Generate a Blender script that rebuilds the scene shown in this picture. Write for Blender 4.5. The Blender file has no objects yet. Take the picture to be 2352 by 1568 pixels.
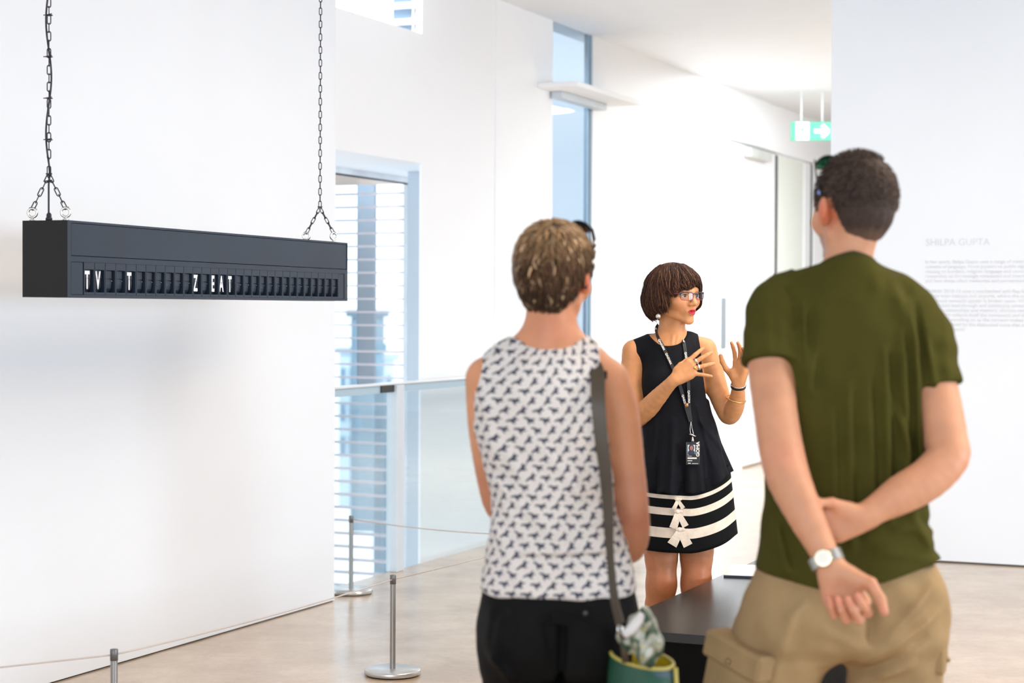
import bpy, math, random
import numpy as np
from mathutils import Matrix, Vector
rnd = random.Random(7)
SC = bpy.context.scene
COL = SC.collection

# ------------------------------------------------------------------ camera
FPX = 4250.0
CAMH = 1.48
RM = Matrix.Rotation(math.radians(90 - 0.98), 3, 'X') @ Matrix.Rotation(math.radians(0.25), 3, 'Z')
cam_data = bpy.data.cameras.new('camera')
cam_data.sensor_width = 36.0
cam_data.lens = 36.0 * FPX / 2352.0
cam = bpy.data.objects.new('camera', cam_data)
COL.objects.link(cam)
cam.matrix_world = Matrix.Translation((0, 0, CAMH)) @ RM.to_4x4()
cam_data.dof.use_dof = True
cam_data.dof.focus_distance = 6.9
cam_data.dof.aperture_fstop = 3.0
cam_data.clip_end = 300
SC.camera = cam

# ------------------------------------------------------------------ world, lamps, exposure
w = bpy.data.worlds.new('world'); SC.world = w; w.use_nodes = True
bg = w.node_tree.nodes['Background']
bg.inputs[0].default_value = (0.86, 0.93, 1.0, 1); bg.inputs[1].default_value = 2.1
SC.view_settings.view_transform = 'Standard'
SC.view_settings.look = 'None'
SC.view_settings.exposure = 0.27
SC.view_settings.gamma = 1.0
SC.view_settings.use_curve_mapping = False

def area(name, loc, target, sx, sy, power, color, spread=None):
    l = bpy.data.lights.new(name, 'AREA'); l.shape = 'RECTANGLE'
    l.size = sx; l.size_y = sy; l.energy = power; l.color = color
    if spread: l.spread = math.radians(spread)
    o = bpy.data.objects.new(name, l); COL.objects.link(o)
    o.location = loc
    o.rotation_euler = (Vector(target) - Vector(loc)).to_track_quat('-Z', 'Y').to_euler()
    return o
# daylight falling down the atrium, the cool window light of the gallery, its warm ceiling lamps, and added fill lights
area('atrium_skylight', (-3.6, 9.8, 6.6), (-2.6, 12.5, 1.5), 3.0, 4.0, 1150, (0.88, 0.95, 1.0))
area('corridor_fill', (3.4, 16.2, 3.44), (3.2, 16.6, 0), 3.0, 8.0, 640, (0.88, 0.95, 1.0))  # added light, no fitting there; whitens the corridor and its ceiling
area('ceiling_lamp_warm', (2.6, 4.6, 3.4), (1.6, 5.0, 0), 2.0, 2.0, 110, (1.0, 0.76, 0.52))
area('ceiling_lamp_left', (1.9, 7.0, 3.44), (1.9, 7.0, 0.0), 2.4, 3.0, 85, (1.0, 0.95, 0.90))
area('gallery_window', (7.5, 2.5, 1.60), (-1.5, 8.0, 1.5), 2.8, 1.1, 290, (0.70, 0.85, 1.0))
area('rear_fill', (-2.0, -3.5, 2.2), (-0.5, 8.0, 1.4), 4.0, 2.4, 110, (0.72, 0.86, 1.0))  # added fill behind the camera, brightens the right wall

# ------------------------------------------------------------------ geometry frame
def P(px, py, d):
    v = RM @ Vector(((px - 1176) / FPX, -(py - 784) / FPX, -1.0))
    s = d / v.y
    return np.array([v.x * s, d, CAMH + v.z * s])
def PF(px, py, z=0.0):
    v = RM @ Vector(((px - 1176) / FPX, -(py - 784) / FPX, -1.0))
    s = (z - CAMH) / v.z
    return np.array([v.x * s, v.y * s, z])
UA = np.array([0.4004, 0.9163]); VB = np.array([0.9163, -0.4004])
def W(b, a, z):                       # b: across the gallery, a: along it
    q = b * VB + a * UA
    return (q[0], q[1], z)
def ba(p): return float(np.dot(p[:2], VB)), float(np.dot(p[:2], UA))

# ------------------------------------------------------------------ materials
class E:
    "tiny expression builder for shader math nodes"
    nt = None
    def __init__(s, sock): s.s = sock
    @staticmethod
    def m(op, *a, clamp=False):
        n = E.nt.nodes.new('ShaderNodeMath'); n.operation = op; n.use_clamp = clamp
        for i, x in enumerate(a):
            if isinstance(x, E): E.nt.links.new(x.s, n.inputs[i])
            else: n.inputs[i].default_value = float(x)
        return E(n.outputs[0])
    def __add__(s, o): return E.m('ADD', s, o)
    def __radd__(s, o): return E.m('ADD', o, s)
    def __sub__(s, o): return E.m('SUBTRACT', s, o)
    def __rsub__(s, o): return E.m('SUBTRACT', o, s)
    def __mul__(s, o): return E.m('MULTIPLY', s, o)
    __rmul__ = __mul__
    def __truediv__(s, o): return E.m('DIVIDE', s, o)
    def lt(s, o): return E.m('LESS_THAN', s, o)
    def gt(s, o): return E.m('GREATER_THAN', s, o)
    def min(s, o): return E.m('MINIMUM', s, o)
    def max(s, o): return E.m('MAXIMUM', s, o)
    def abs(s): return E.m('ABSOLUTE', s)
    def floor(s): return E.m('FLOOR', s)
    def frac(s): return E.m('FRACT', s)
    def sin(s): return E.m('SINE', s)
    def cos(s): return E.m('COSINE', s)
    def sqrt(s): return E.m('SQRT', s)

MATS = {}
def mat(name, col, rough=0.5, metal=0.0, spec=0.5, var=0.06, vscale=6.0, bump=0.0, bscale=200.0,
        stretch=(1, 1, 1), attr=None, emit=None, estr=0.0, trans=0.0, sss=0.0, sheen=0.0, coat=0.0, alpha=1.0, extra=None, detail=3.0):
    if name in MATS: return MATS[name]
    m = bpy.data.materials.new(name); m.use_nodes = True; nt = m.node_tree
    b = nt.nodes['Principled BSDF']; MATS[name] = m
    b.inputs['Roughness'].default_value = rough; b.inputs['Metallic'].default_value = metal
    b.inputs['Specular IOR Level'].default_value = spec
    tc = nt.nodes.new('ShaderNodeTexCoord')
    mp = nt.nodes.new('ShaderNodeMapping'); mp.inputs['Scale'].default_value = stretch
    nt.links.new(tc.outputs['Object'], mp.inputs[0])
    nz = nt.nodes.new('ShaderNodeTexNoise'); nz.inputs['Scale'].default_value = vscale; nz.inputs['Detail'].default_value = detail
    nt.links.new(mp.outputs[0], nz.inputs['Vector'])
    mx = nt.nodes.new('ShaderNodeMix'); mx.data_type = 'RGBA'; mx.blend_type = 'MULTIPLY'; mx.inputs[0].default_value = 1.0
    if attr:
        at = nt.nodes.new('ShaderNodeAttribute'); at.attribute_name = attr
        nt.links.new(at.outputs['Color'], mx.inputs[6])
    else: mx.inputs[6].default_value = (*col, 1)
    mr = nt.nodes.new('ShaderNodeMapRange'); mr.inputs[1].default_value = 0.3; mr.inputs[2].default_value = 0.7
    mr.inputs[3].default_value = 1 - var; mr.inputs[4].default_value = 1 + var
    nt.links.new(nz.outputs[0], mr.inputs[0])
    cb = nt.nodes.new('ShaderNodeCombineColor')
    for i in range(3): nt.links.new(mr.outputs[0], cb.inputs[i])
    nt.links.new(cb.outputs[0], mx.inputs[7])
    nt.links.new(mx.outputs[2], b.inputs['Base Color'])
    if bump:
        n2 = nt.nodes.new('ShaderNodeTexNoise'); n2.inputs['Scale'].default_value = bscale; n2.inputs['Detail'].default_value = 4
        nt.links.new(mp.outputs[0], n2.inputs['Vector'])
        bp = nt.nodes.new('ShaderNodeBump'); bp.inputs['Strength'].default_value = bump; bp.inputs['Distance'].default_value = 0.004
        nt.links.new(n2.outputs[0], bp.inputs['Height']); nt.links.new(bp.outputs[0], b.inputs['Normal'])
    if emit: b.inputs['Emission Color'].default_value = (*emit, 1); b.inputs['Emission Strength'].default_value = estr
    if trans: b.inputs['Transmission Weight'].default_value = trans; b.inputs['IOR'].default_value = 1.3
    if sss:
        b.inputs['Subsurface Weight'].default_value = sss; b.inputs['Subsurface Radius'].default_value = (0.012, 0.004, 0.002)
        b.inputs['Subsurface Scale'].default_value = 1.0
    if sheen: b.inputs['Sheen Weight'].default_value = sheen
    if coat: b.inputs['Coat Weight'].default_value = coat; b.inputs['Coat Roughness'].default_value = 0.15
    if extra: extra(nt, b, mx)
    return m

def pane_mat(name, tint, gloss=0.08):
    m = bpy.data.materials.new(name); m.use_nodes = True; nt = m.node_tree; nt.nodes.clear()
    out = nt.nodes.new('ShaderNodeOutputMaterial'); mx = nt.nodes.new('ShaderNodeMixShader')
    t = nt.nodes.new('ShaderNodeBsdfTransparent'); t.inputs[0].default_value = (*tint, 1)
    g = nt.nodes.new('ShaderNodeBsdfGlossy'); g.inputs['Roughness'].default_value = 0.02
    lw = nt.nodes.new('ShaderNodeLayerWeight'); lw.inputs[0].default_value = 0.5
    E.nt = nt; f = E(lw.outputs['Facing']); fr = f * f * f * f * 0.5 + gloss
    nt.links.new(fr.s, mx.inputs[0]); nt.links.new(t.outputs[0], mx.inputs[1]); nt.links.new(g.outputs[0], mx.inputs[2])
    nt.links.new(mx.outputs[0], out.inputs[0]); MATS[name] = m
    return m

# ------------------------------------------------------------------ mesh building
def new_obj(name, mesh, m=None, parent=None, loc=None):
    o = bpy.data.objects.new(name, mesh); COL.objects.link(o)
    if m is not None:
        for x in (m if isinstance(m, (list, tuple)) else [m]): mesh.materials.append(x)
    if parent is not None: o.parent = parent
    if loc is not None: o.location = loc
    return o
def tag(o, label=None, cat=None, group=None, kind=None):
    if label: o['label'] = label
    if cat: o['category'] = cat
    if group: o['group'] = group
    if kind: o['kind'] = kind
    return o
def empty(name, loc, label, cat, group=None, rot=0.0):
    o = bpy.data.objects.new(name, None); COL.objects.link(o); o.location = loc
    o.rotation_euler = (0, 0, rot); o.empty_display_size = 0.1
    return tag(o, label, cat, group)

class MB:
    "mesh collector: vertices in the coordinates of the object that will own it"
    def __init__(s): s.v = []; s.f = []; s.mi = []; s.sm = []
    def add(s, vs, fs, mi=0, smooth=False):
        n = len(s.v); s.v += [tuple(map(float, q)) for q in vs]
        s.f += [tuple(i + n for i in f) for f in fs]; s.mi += [mi] * len(fs); s.sm += [smooth] * len(fs); return s
    def box(s, lo, hi, mi=0, T=None, bev=0.0):
        x0, y0, z0 = lo; x1, y1, z1 = hi
        if bev <= 0:
            vs = [(x0,y0,z0),(x1,y0,z0),(x1,y1,z0),(x0,y1,z0),(x0,y0,z1),(x1,y0,z1),(x1,y1,z1),(x0,y1,z1)]
            fs = [(0,3,2,1),(4,5,6,7),(0,1,5,4),(1,2,6,5),(2,3,7,6),(3,0,4,7)]
        else:
            b = bev; vs = []; fs = []
            # chamfered box: 24 vertices
            X = (x0, x1); Y = (y0, y1); Z = (z0, z1)
            idx = {}
            for i in (0, 1):
                for j in (0, 1):
                    for k in (0, 1):
                        sx = b if i == 0 else -b; sy = b if j == 0 else -b; sz = b if k == 0 else -b
                        for ax, q in enumerate(((X[i], Y[j]+sy, Z[k]+sz), (X[i]+sx, Y[j], Z[k]+sz), (X[i]+sx, Y[j]+sy, Z[k]))):
                            idx[(i, j, k, ax)] = len(vs); vs.append(q)
            g = lambda i, j, k, a: idx[(i, j, k, a)]
            for i in (0, 1): q = [g(i,0,0,0), g(i,1,0,0), g(i,1,1,0), g(i,0,1,0)]; fs.append(tuple(q if i else q[::-1]))
            for j in (0, 1): q = [g(0,j,0,1), g(0,j,1,1), g(1,j,1,1), g(1,j,0,1)]; fs.append(tuple(q if j else q[::-1]))
            for k in (0, 1): q = [g(0,0,k,2), g(1,0,k,2), g(1,1,k,2), g(0,1,k,2)]; fs.append(tuple(q if k else q[::-1]))
            for j in (0, 1):
                for k in (0, 1):
                    q = [g(0,j,k,1), g(1,j,k,1), g(1,j,k,2), g(0,j,k,2)]; fs.append(tuple(q if (j ^ k) else q[::-1]))
            for i in (0, 1):
                for k in (0, 1):
                    q = [g(i,0,k,0), g(i,1,k,0), g(i,1,k,2), g(i,0,k,2)]; fs.append(tuple(q[::-1] if (i ^ k) else q))
            for i in (0, 1):
                for j in (0, 1):
                    q = [g(i,j,0,0), g(i,j,1,0), g(i,j,1,1), g(i,j,0,1)]; fs.append(tuple(q if (i ^ j) else q[::-1]))
            for i in (0, 1):
                for j in (0, 1):
                    for k in (0, 1):
                        q = [g(i,j,k,0), g(i,j,k,1), g(i,j,k,2)]; fs.append(tuple(q if (i + j + k) % 2 else q[::-1]))
        if T is not None: vs = [T(*q) for q in vs]
        return s.add(vs, fs, mi)
    def tube(s, pts, r, n=8, closed=False, mi=0, cap=True, smooth=True, flat=1.0, up=None):
        pts = [np.array(p, float) for p in pts]; N = len(pts)
        rs = r if hasattr(r, '__len__') else [r] * N
        vs = []; fs = []; prev = None
        for i in range(N):
            if closed: t = pts[(i + 1) % N] - pts[i - 1]
            else: t = pts[min(i + 1, N - 1)] - pts[max(i - 1, 0)]
            t = t / (np.linalg.norm(t) + 1e-12)
            if prev is None:
                a = np.array(up if up is not None else ((0, 0, 1) if abs(t[2]) < 0.9 else (1, 0, 0)), float)
            else: a = prev
            u = a - t * np.dot(a, t); u /= np.linalg.norm(u) + 1e-12; prev = u
            vv = np.cross(t, u)
            for k in range(n):
                an = 2 * math.pi * k / n
                vs.append(pts[i] + rs[i] * (math.cos(an) * u + flat * math.sin(an) * vv))
        M = N if closed else N - 1
        for i in range(M):
            j = (i + 1) % N
            for k in range(n):
                k2 = (k + 1) % n
                fs.append((i*n+k, i*n+k2, j*n+k2, j*n+k))
        if cap and not closed:
            fs.append(tuple(range(n))[::-1]); fs.append(tuple((N-1)*n + k for k in range(n)))
        return s.add(vs, fs, mi, smooth)
    def cyl(s, c, r, h, n=24, mi=0, bev=0.0, axis=2):
        pr = [(0, 0), (r - bev, 0), (r, bev), (r, h - bev), (r - bev, h), (0, h)] if bev else [(0, 0), (r, 0), (r, h), (0, h)]
        return s.lathe(c, pr, n, mi, axis)
    def lathe(s, c, prof, n=24, mi=0, axis=2, smooth=True):
        vs = []; fs = []; m = len(prof)
        for k in range(n):
            an = 2 * math.pi * k / n
            for (r, z) in prof:
                q = [r * math.cos(an), r * math.sin(an), z]
                if axis == 1: q = [q[0], q[2], -q[1]]
                if axis == 0: q = [q[2], q[1], -q[0]]
                vs.append((c[0] + q[0], c[1] + q[1], c[2] + q[2]))
        for k in range(n):
            k2 = (k + 1) % n
            for i in range(m - 1):
                a, b, c2, d = k*m+i, k2*m+i, k2*m+i+1, k*m+i+1
                fs.append((a, b, c2, d))
        return s.add(vs, fs, mi, False if not smooth else True)
    def sphere(s, c, r, n=12, mi=0):
        rr = r if hasattr(r, '__len__') else (r, r, r)
        vs = []; fs = []; m = n // 2 + 1
        for i in range(m):
            th = math.pi * i / (m - 1)
            for k in range(n):
                an = 2 * math.pi * k / n
                vs.append((c[0] + rr[0]*math.sin(th)*math.cos(an), c[1] + rr[1]*math.sin(th)*math.sin(an), c[2] + rr[2]*math.cos(th)))
        for i in range(m - 1):
            for k in range(n):
                k2 = (k + 1) % n; fs.append((i*n+k, (i+1)*n+k, (i+1)*n+k2, i*n+k2))
        return s.add(vs, fs, mi, True)
    def mesh(s, name):
        me = bpy.data.meshes.new(name); me.from_pydata(s.v, [], s.f)
        for p, mi, sm in zip(me.polygons, s.mi, s.sm): p.material_index = mi; p.use_smooth = sm
        me.validate(); me.update(); return me
    def build(s, name, m, parent=None, loc=None):
        return new_obj(name, s.mesh(name), m, parent, loc)
    def weld(s):
        return s
def sharp_smooth(o, ang=40):
    me = o.data
    try: me.set_sharp_from_angle(angle=math.radians(ang))
    except Exception: pass
    return o

def text_mesh(name, body, size, ext=0.0, sx=1.0, align='LEFT', spacing=1.0, line=1.0, bold=0.0):
    c = bpy.data.curves.new(name + '_curve', 'FONT'); c.body = body; c.size = size; c.extrude = ext
    c.align_x = align; c.space_character = spacing; c.space_line = line; c.resolution_u = 3; c.offset = bold
    o = bpy.data.objects.new('tmp_text', c); COL.objects.link(o)
    bpy.context.view_layer.update()
    me = bpy.data.meshes.new_from_object(o.evaluated_get(bpy.context.evaluated_depsgraph_get()))
    bpy.data.objects.remove(o); bpy.data.curves.remove(c)
    if sx != 1.0:
        for v in me.vertices: v.co.x *= sx
    me.name = name
    return me

# ------------------------------------------------------------------ signed distance modelling
PAD = 0.05
class S:
    def __init__(s, fn, lo, hi, kids=None): s.fn = fn; s.lo = np.array(lo, float); s.hi = np.array(hi, float)
    def near(s, lo, hi): return bool(np.all(s.lo - PAD <= hi) and np.all(s.hi + PAD >= lo))
def smin(a, b, k):
    if k <= 0: return np.minimum(a, b)
    h = np.maximum(k - np.abs(a - b), 0.0) / k
    return np.minimum(a, b) - h * h * k * 0.25
def cone(a, b, ra, rb):
    a = np.array(a, float); b = np.array(b, float); ab = b - a; L2 = float(ab @ ab) + 1e-12
    def fn(p, lo, hi):
        t = np.clip(((p - a) @ ab) / L2, 0, 1)
        q = p - a - t[:, None] * ab
        return np.sqrt((q * q).sum(1)) - (ra + (rb - ra) * t)
    r = max(ra, rb)
    return S(fn, np.minimum(a, b) - r, np.maximum(a, b) + r)
def ell(c, r, R=None):
    c = np.array(c, float); r = np.array(r, float); R = np.eye(3) if R is None else np.array(R, float)
    def fn(p, lo, hi):
        q = (p - c) @ R
        k0 = np.sqrt(((q / r) ** 2).sum(1)); k1 = np.sqrt(((q / (r * r)) ** 2).sum(1)) + 1e-9
        return np.where(k0 < 0.2, (k0 - 1) * r.min(), k0 * (k0 - 1.0) / k1)
    m = r.max()
    return S(fn, c - m, c + m)
def path(pts, k=0.02):
    "pts: list of (xyz, radius)"
    A_ = [np.append(np.array(p, float), r) for p, r in pts]; A_ = [2*A_[0]-A_[1]] + A_ + [2*A_[-1]-A_[-2]]; out = []
    for i in range(1, len(A_) - 2):
        for t in (0, .34, .67):
            a, b, c, d = A_[i-1:i+3]; out.append(0.5 * ((2*b) + (-a + c)*t + (2*a - 5*b + 4*c - d)*t*t + (-a + 3*b - 3*c + d)*t**3))
    out.append(A_[-2])
    return U([cone(out[i][:3], out[i+1][:3], out[i][3], out[i+1][3]) for i in range(len(out) - 1)], .002)
def U(kids, k=0.02):
    ks = k if hasattr(k, '__len__') else [k] * len(kids)
    def fn(p, lo, hi):
        d = None
        for s, kk in zip(kids, ks):
            if not s.near(lo, hi): continue
            v = s.fn(p, lo, hi)
            d = v if d is None else smin(d, v, kk)
        return np.full(len(p), 0.5) if d is None else d
    return S(fn, np.min([s.lo for s in kids], 0), np.max([s.hi for s in kids], 0))
def Sub(a, b, k=0.0):
    def fn(p, lo, hi):
        d = a.fn(p, lo, hi)
        if not b.near(lo, hi): return d
        return -smin(-d, b.fn(p, lo, hi), k)
    return S(fn, a.lo, a.hi)
def Cut(a, g, k=0.0):
    "keep where g(p) < 0"
    def fn(p, lo, hi): return -smin(-a.fn(p, lo, hi), -g(p), k)
    return S(fn, a.lo, a.hi)
def Disp(a, g):
    def fn(p, lo, hi): return a.fn(p, lo, hi) + g(p)
    return S(fn, a.lo - 0.02, a.hi + 0.02)
def Inf(a, r):
    def fn(p, lo, hi): return a.fn(p, lo, hi) - r
    return S(fn, a.lo - r, a.hi + r)
def loft(rows, n=2.3, sm=0.02, yaw=0.0, grow=0.0):
    "rows of (z, cx, cy, ax, ay)"
    R = np.array(sorted(rows)); z0, z1 = R[0, 0], R[-1, 0]
    zz = np.linspace(z0, z1, 400); step = zz[1] - zz[0]
    tab = []
    K = max(1, int(sm / step)); ker = np.hanning(2 * K + 3); ker /= ker.sum()
    for i in range(1, 5):
        y = np.interp(zz, R[:, 0], R[:, i])
        s0 = (y[1] - y[0]); s1 = (y[-1] - y[-2]); H = len(ker) // 2
        yp = np.concatenate([y[0] - s0 * np.arange(H, 0, -1), y, y[-1] + s1 * np.arange(1, H + 1)])
        tab.append(np.convolve(yp, ker, 'valid'))
    c, sn = math.cos(yaw), math.sin(yaw)
    def fn(p, lo, hi):
        z = p[:, 2]
        cx, cy, ax, ay = [np.interp(z, zz, t) for t in tab]
        ax = ax + grow; ay = ay + grow
        dx = p[:, 0] - cx; dy = p[:, 1] - cy
        if yaw: dx, dy = dx * c + dy * sn, -dx * sn + dy * c
        q = ((np.abs(dx) / ax) ** n + (np.abs(dy) / ay) ** n) ** (1.0 / n)
        d = (q - 1) * np.minimum(ax, ay)
        e = np.maximum(z - z1, z0 - z)
        return -smin(-d, -e, 0.02)
    m = max(R[:, 3].max(), R[:, 4].max()) + grow + 0.01
    return S(fn, (R[:, 1].min() - m, R[:, 2].min() - m, z0), (R[:, 1].max() + m, R[:, 2].max() + m, z1))

def polygonize(s, h, C=16, lo=None, hi=None):
    lo = (s.lo if lo is None else np.array(lo, float)) - 3 * h; hi = (s.hi if hi is None else np.array(hi, float)) + 3 * h
    nb = np.ceil((hi - lo) / (h * C)).astype(int)
    n = nb * C + 1
    V = np.full(tuple(n), 0.5, np.float32)
    ii = np.arange(C + 1)
    gx, gy, gz = np.meshgrid(ii, ii, ii, indexing='ij')
    base = np.stack([gx, gy, gz], -1).reshape(-1, 3) * h
    half = h * C / 2; diag = half * math.sqrt(3)
    for bi in range(nb[0]):
        for bj in range(nb[1]):
            for bk in range(nb[2]):
                o = lo + np.array([bi, bj, bk]) * C * h
                clo = o; chi = o + C * h
                c = (o + half)[None, :]
                if not s.near(clo - 0, chi + 0): continue
                d = float(s.fn(c, clo, chi)[0])
                sl = (slice(bi*C, bi*C+C+1), slice(bj*C, bj*C+C+1), slice(bk*C, bk*C+C+1))
                if abs(d) > diag * 1.35 + 0.02:
                    if d < 0: V[sl] = -0.5
                    continue
                V[sl] = s.fn(base + o, clo, chi).reshape(C+1, C+1, C+1)
    ins = V < 0
    # active cells
    cnt = np.zeros(tuple(n - 1), np.int8)
    for dx in (0, 1):
        for dy in (0, 1):
            for dz in (0, 1):
                cnt += ins[dx:n[0]-1+dx, dy:n[1]-1+dy, dz:n[2]-1+dz]
    act = np.argwhere((cnt > 0) & (cnt < 8))
    del cnt
    idx = np.full(tuple(n - 1), -1, np.int32); idx[act[:, 0], act[:, 1], act[:, 2]] = np.arange(len(act))
    cor = np.array([(i, j, k) for i in (0, 1) for j in (0, 1) for k in (0, 1)])
    vals = np.stack([V[act[:, 0]+c[0], act[:, 1]+c[1], act[:, 2]+c[2]] for c in cor], 1)
    acc = np.zeros((len(act), 3)); num = np.zeros(len(act))
    for i in range(8):
        for j in range(i + 1, 8):
            if np.abs(cor[i] - cor[j]).sum() != 1: continue
            a = vals[:, i]; b = vals[:, j]; mk = (a < 0) != (b < 0)
            t = np.where(mk, a / np.where(mk, a - b, 1), 0)
            pt = cor[i][None] + t[:, None] * (cor[j] - cor[i])[None]
            acc += pt * mk[:, None]; num += mk
    verts = lo + (act + acc / num[:, None]) * h
    faces = []
    for ax in range(3):
        o1, o2 = [(1, 2), (2, 0), (0, 1)][ax]
        sl0 = [slice(1, n[q] - 1) for q in range(3)]; sl1 = list(sl0)
        sl0[ax] = slice(0, n[ax] - 1); sl1[ax] = slice(1, n[ax])
        A = ins[tuple(sl0)]; B = ins[tuple(sl1)]
        e = np.argwhere(A != B)
        if not len(e): continue
        flip = A[e[:, 0], e[:, 1], e[:, 2]]
        off = np.array([1, 1, 1]); off[ax] = 0
        e = e + off
        def cell(d1, d2):
            q = e.copy(); q[:, o1] -= d1; q[:, o2] -= d2
            return idx[q[:, 0], q[:, 1], q[:, 2]]
        q = np.stack([cell(1, 1), cell(0, 1), cell(0, 0), cell(1, 0)], 1)
        q[~flip] = q[~flip][:, ::-1]
        faces.append(q)
    F = np.concatenate(faces); F = F[(F >= 0).all(1)]
    return verts, F
def np_mesh(name, verts, faces, smooth=True):
    me = bpy.data.meshes.new(name)
    me.vertices.add(len(verts)); me.vertices.foreach_set('co', verts.astype(np.float32).ravel())
    k = faces.shape[1]
    me.loops.add(faces.size); me.loops.foreach_set('vertex_index', faces.astype(np.int32).ravel())
    me.polygons.add(len(faces)); me.polygons.foreach_set('loop_start', np.arange(0, faces.size, k, dtype=np.int32))
    me.polygons.foreach_set('loop_total', np.full(len(faces), k, np.int32))
    me.update(calc_edges=True)
    me.polygons.foreach_set('use_smooth', np.full(len(faces), smooth))
    return me
def set_col(me, cols, name='Col'):
    a = me.color_attributes.new(name, 'FLOAT_COLOR', 'POINT')
    c = np.ones((len(cols), 4), np.float32); c[:, :3] = cols
    a.data.foreach_set('color', c.ravel())
def set_f(me, name, vals):
    a = me.attributes.new(name, 'FLOAT', 'POINT'); a.data.foreach_set('value', np.asarray(vals, np.float32))
def relax(verts, faces, it=1, lam=0.5):
    E2 = np.concatenate([faces[:, [i, (i + 1) % faces.shape[1]]] for i in range(faces.shape[1])])
    for _ in range(it):
        acc = np.zeros_like(verts); c = np.zeros(len(verts))
        for k in range(3): acc[:, k] = np.bincount(E2[:, 0], verts[E2[:, 1], k], len(verts)) + np.bincount(E2[:, 1], verts[E2[:, 0], k], len(verts))
        c = np.bincount(E2[:, 0], minlength=len(verts)) + np.bincount(E2[:, 1], minlength=len(verts))
        verts = verts * (1 - lam) + lam * acc / np.maximum(c, 1)[:, None]
    return verts
def sdf_obj(name, s, h, m, parent, rel=1, colfn=None, lo=None, hi=None, ffn=None):
    v, f = polygonize(s, h, lo=lo, hi=hi)
    if rel: v = relax(v, f, rel)
    me = np_mesh(name, v, f)
    if colfn: set_col(me, colfn(v))
    if ffn:
        for k, vals in ffn(v).items(): set_f(me, k, vals)
    o = new_obj(name, me, m)
    if parent is not None:
        o.parent = parent; o.location = -Vector(parent.location)
    return o
# ================================================================== the room
M_wall = mat('white_wall_paint', (0.77, 0.79, 0.82), 0.75, var=0.012, vscale=1.2, bump=0.03, bscale=60)
M_wall_atrium = mat('white_atrium_paint', (0.84, 0.84, 0.85), 0.8, var=0.01, vscale=1.0)
M_ceil = mat('white_ceiling_paint', (0.79, 0.82, 0.86), 0.85, var=0.01)
M_grey = mat('pale_grey_metal', (0.55, 0.60, 0.64), 0.45, var=0.03)
M_dark = mat('dark_gap', (0.03, 0.028, 0.026), 0.7)
def floor_extra(nt, b, mx):
    # large soft stains of polished concrete, fine speckle in the gloss
    tc = nt.nodes.new('ShaderNodeTexCoord')
    n = nt.nodes.new('ShaderNodeTexNoise'); n.inputs['Scale'].default_value = 2.6; n.inputs['Detail'].default_value = 8; n.inputs['Roughness'].default_value = 0.62
    nt.links.new(tc.outputs['Object'], n.inputs['Vector'])
    cr = nt.nodes.new('ShaderNodeValToRGB')
    cr.color_ramp.elements[0].position = 0.36; cr.color_ramp.elements[0].color = (0.42, 0.295, 0.19, 1)
    cr.color_ramp.elements[1].position = 0.64; cr.color_ramp.elements[1].color = (0.56, 0.425, 0.305, 1)
    nt.links.new(n.outputs[0], cr.inputs[0]); nt.links.new(cr.outputs[0], mx.inputs[6])
    mr = nt.nodes.new('ShaderNodeMapRange'); mr.inputs[3].default_value = 0.16; mr.inputs[4].default_value = 0.30
    nt.links.new(n.outputs[0], mr.inputs[0]); nt.links.new(mr.outputs[0], b.inputs['Roughness'])
M_floor = mat('polished_concrete', (0.55, 0.42, 0.32), 0.22, var=0.05, vscale=40, extra=floor_extra, coat=0.25)

def struct(name, mb, m, parent=None, kind='structure'):
    o = mb.build(name, m, parent); o['kind'] = kind; return o
def wbox(mb, b0, b1, a0, a1, z0, z1, mi=0, bev=0.0):
    return mb.box((b0, a0, z0), (b1, a1, z1), mi, T=W, bev=bev)

bL, aL = ba(PF(768, 1380))            # end of the left wall
bR, aR = ba(PF(2165, 1291))           # foot of the right wall
bD = -4.98                            # plane of the wall with the door
bE = -4.80                            # edge of the gallery floor, where the railing stands
HC = 3.52
aEnd = 24.0
# floor, with the slab's edge
mb = MB(); wbox(mb, bE, 9, -4, 14.9, -0.25, 0); wbox(mb, bD, 9, 14.9, aEnd, -0.25, 0); wbox(mb, bL - 0.2, bE, -4, aL, -0.25, 0)
struct('floor', mb, M_floor)
mb = MB(); wbox(mb, bD, 9, -4, aEnd, HC, HC + 0.2); struct('ceiling', mb, M_ceil)
mb = MB(); wbox(mb, bL - 0.28, bL, -4, aL, 0.006, HC); ow = struct('wall_left', mb, M_wall)
mb = MB(); wbox(mb, bL - 0.26, bL - 0.006, -4, aL - 0.006, 0.0, 0.0065); struct('shadow_strip_left', mb, M_dark)  # dark strip standing in for the shade in the gap under the wall
b_edge = ba(PF(1897, 1278))[0]
mb = MB(); wbox(mb, b_edge, 9, aR, aR + 0.3, 0.01, HC); struct('wall_right', mb, M_wall)
mb = MB(); wbox(mb, b_edge + 0.01, 9, aR + 0.006, aR + 0.29, 0.0, 0.0105); struct('shadow_strip_right', mb, M_dark)  # painted-dark strip for the shadow gap at this wall's foot
mb = MB(); wbox(mb, bD, 9, aEnd, aEnd + 0.2, 0, HC); struct('wall_end', mb, M_wall)
mb = MB(); wbox(mb, 8.8, 9, -4, aR, 0, HC)
struct('wall_far_right', mb, M_wall)

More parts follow.
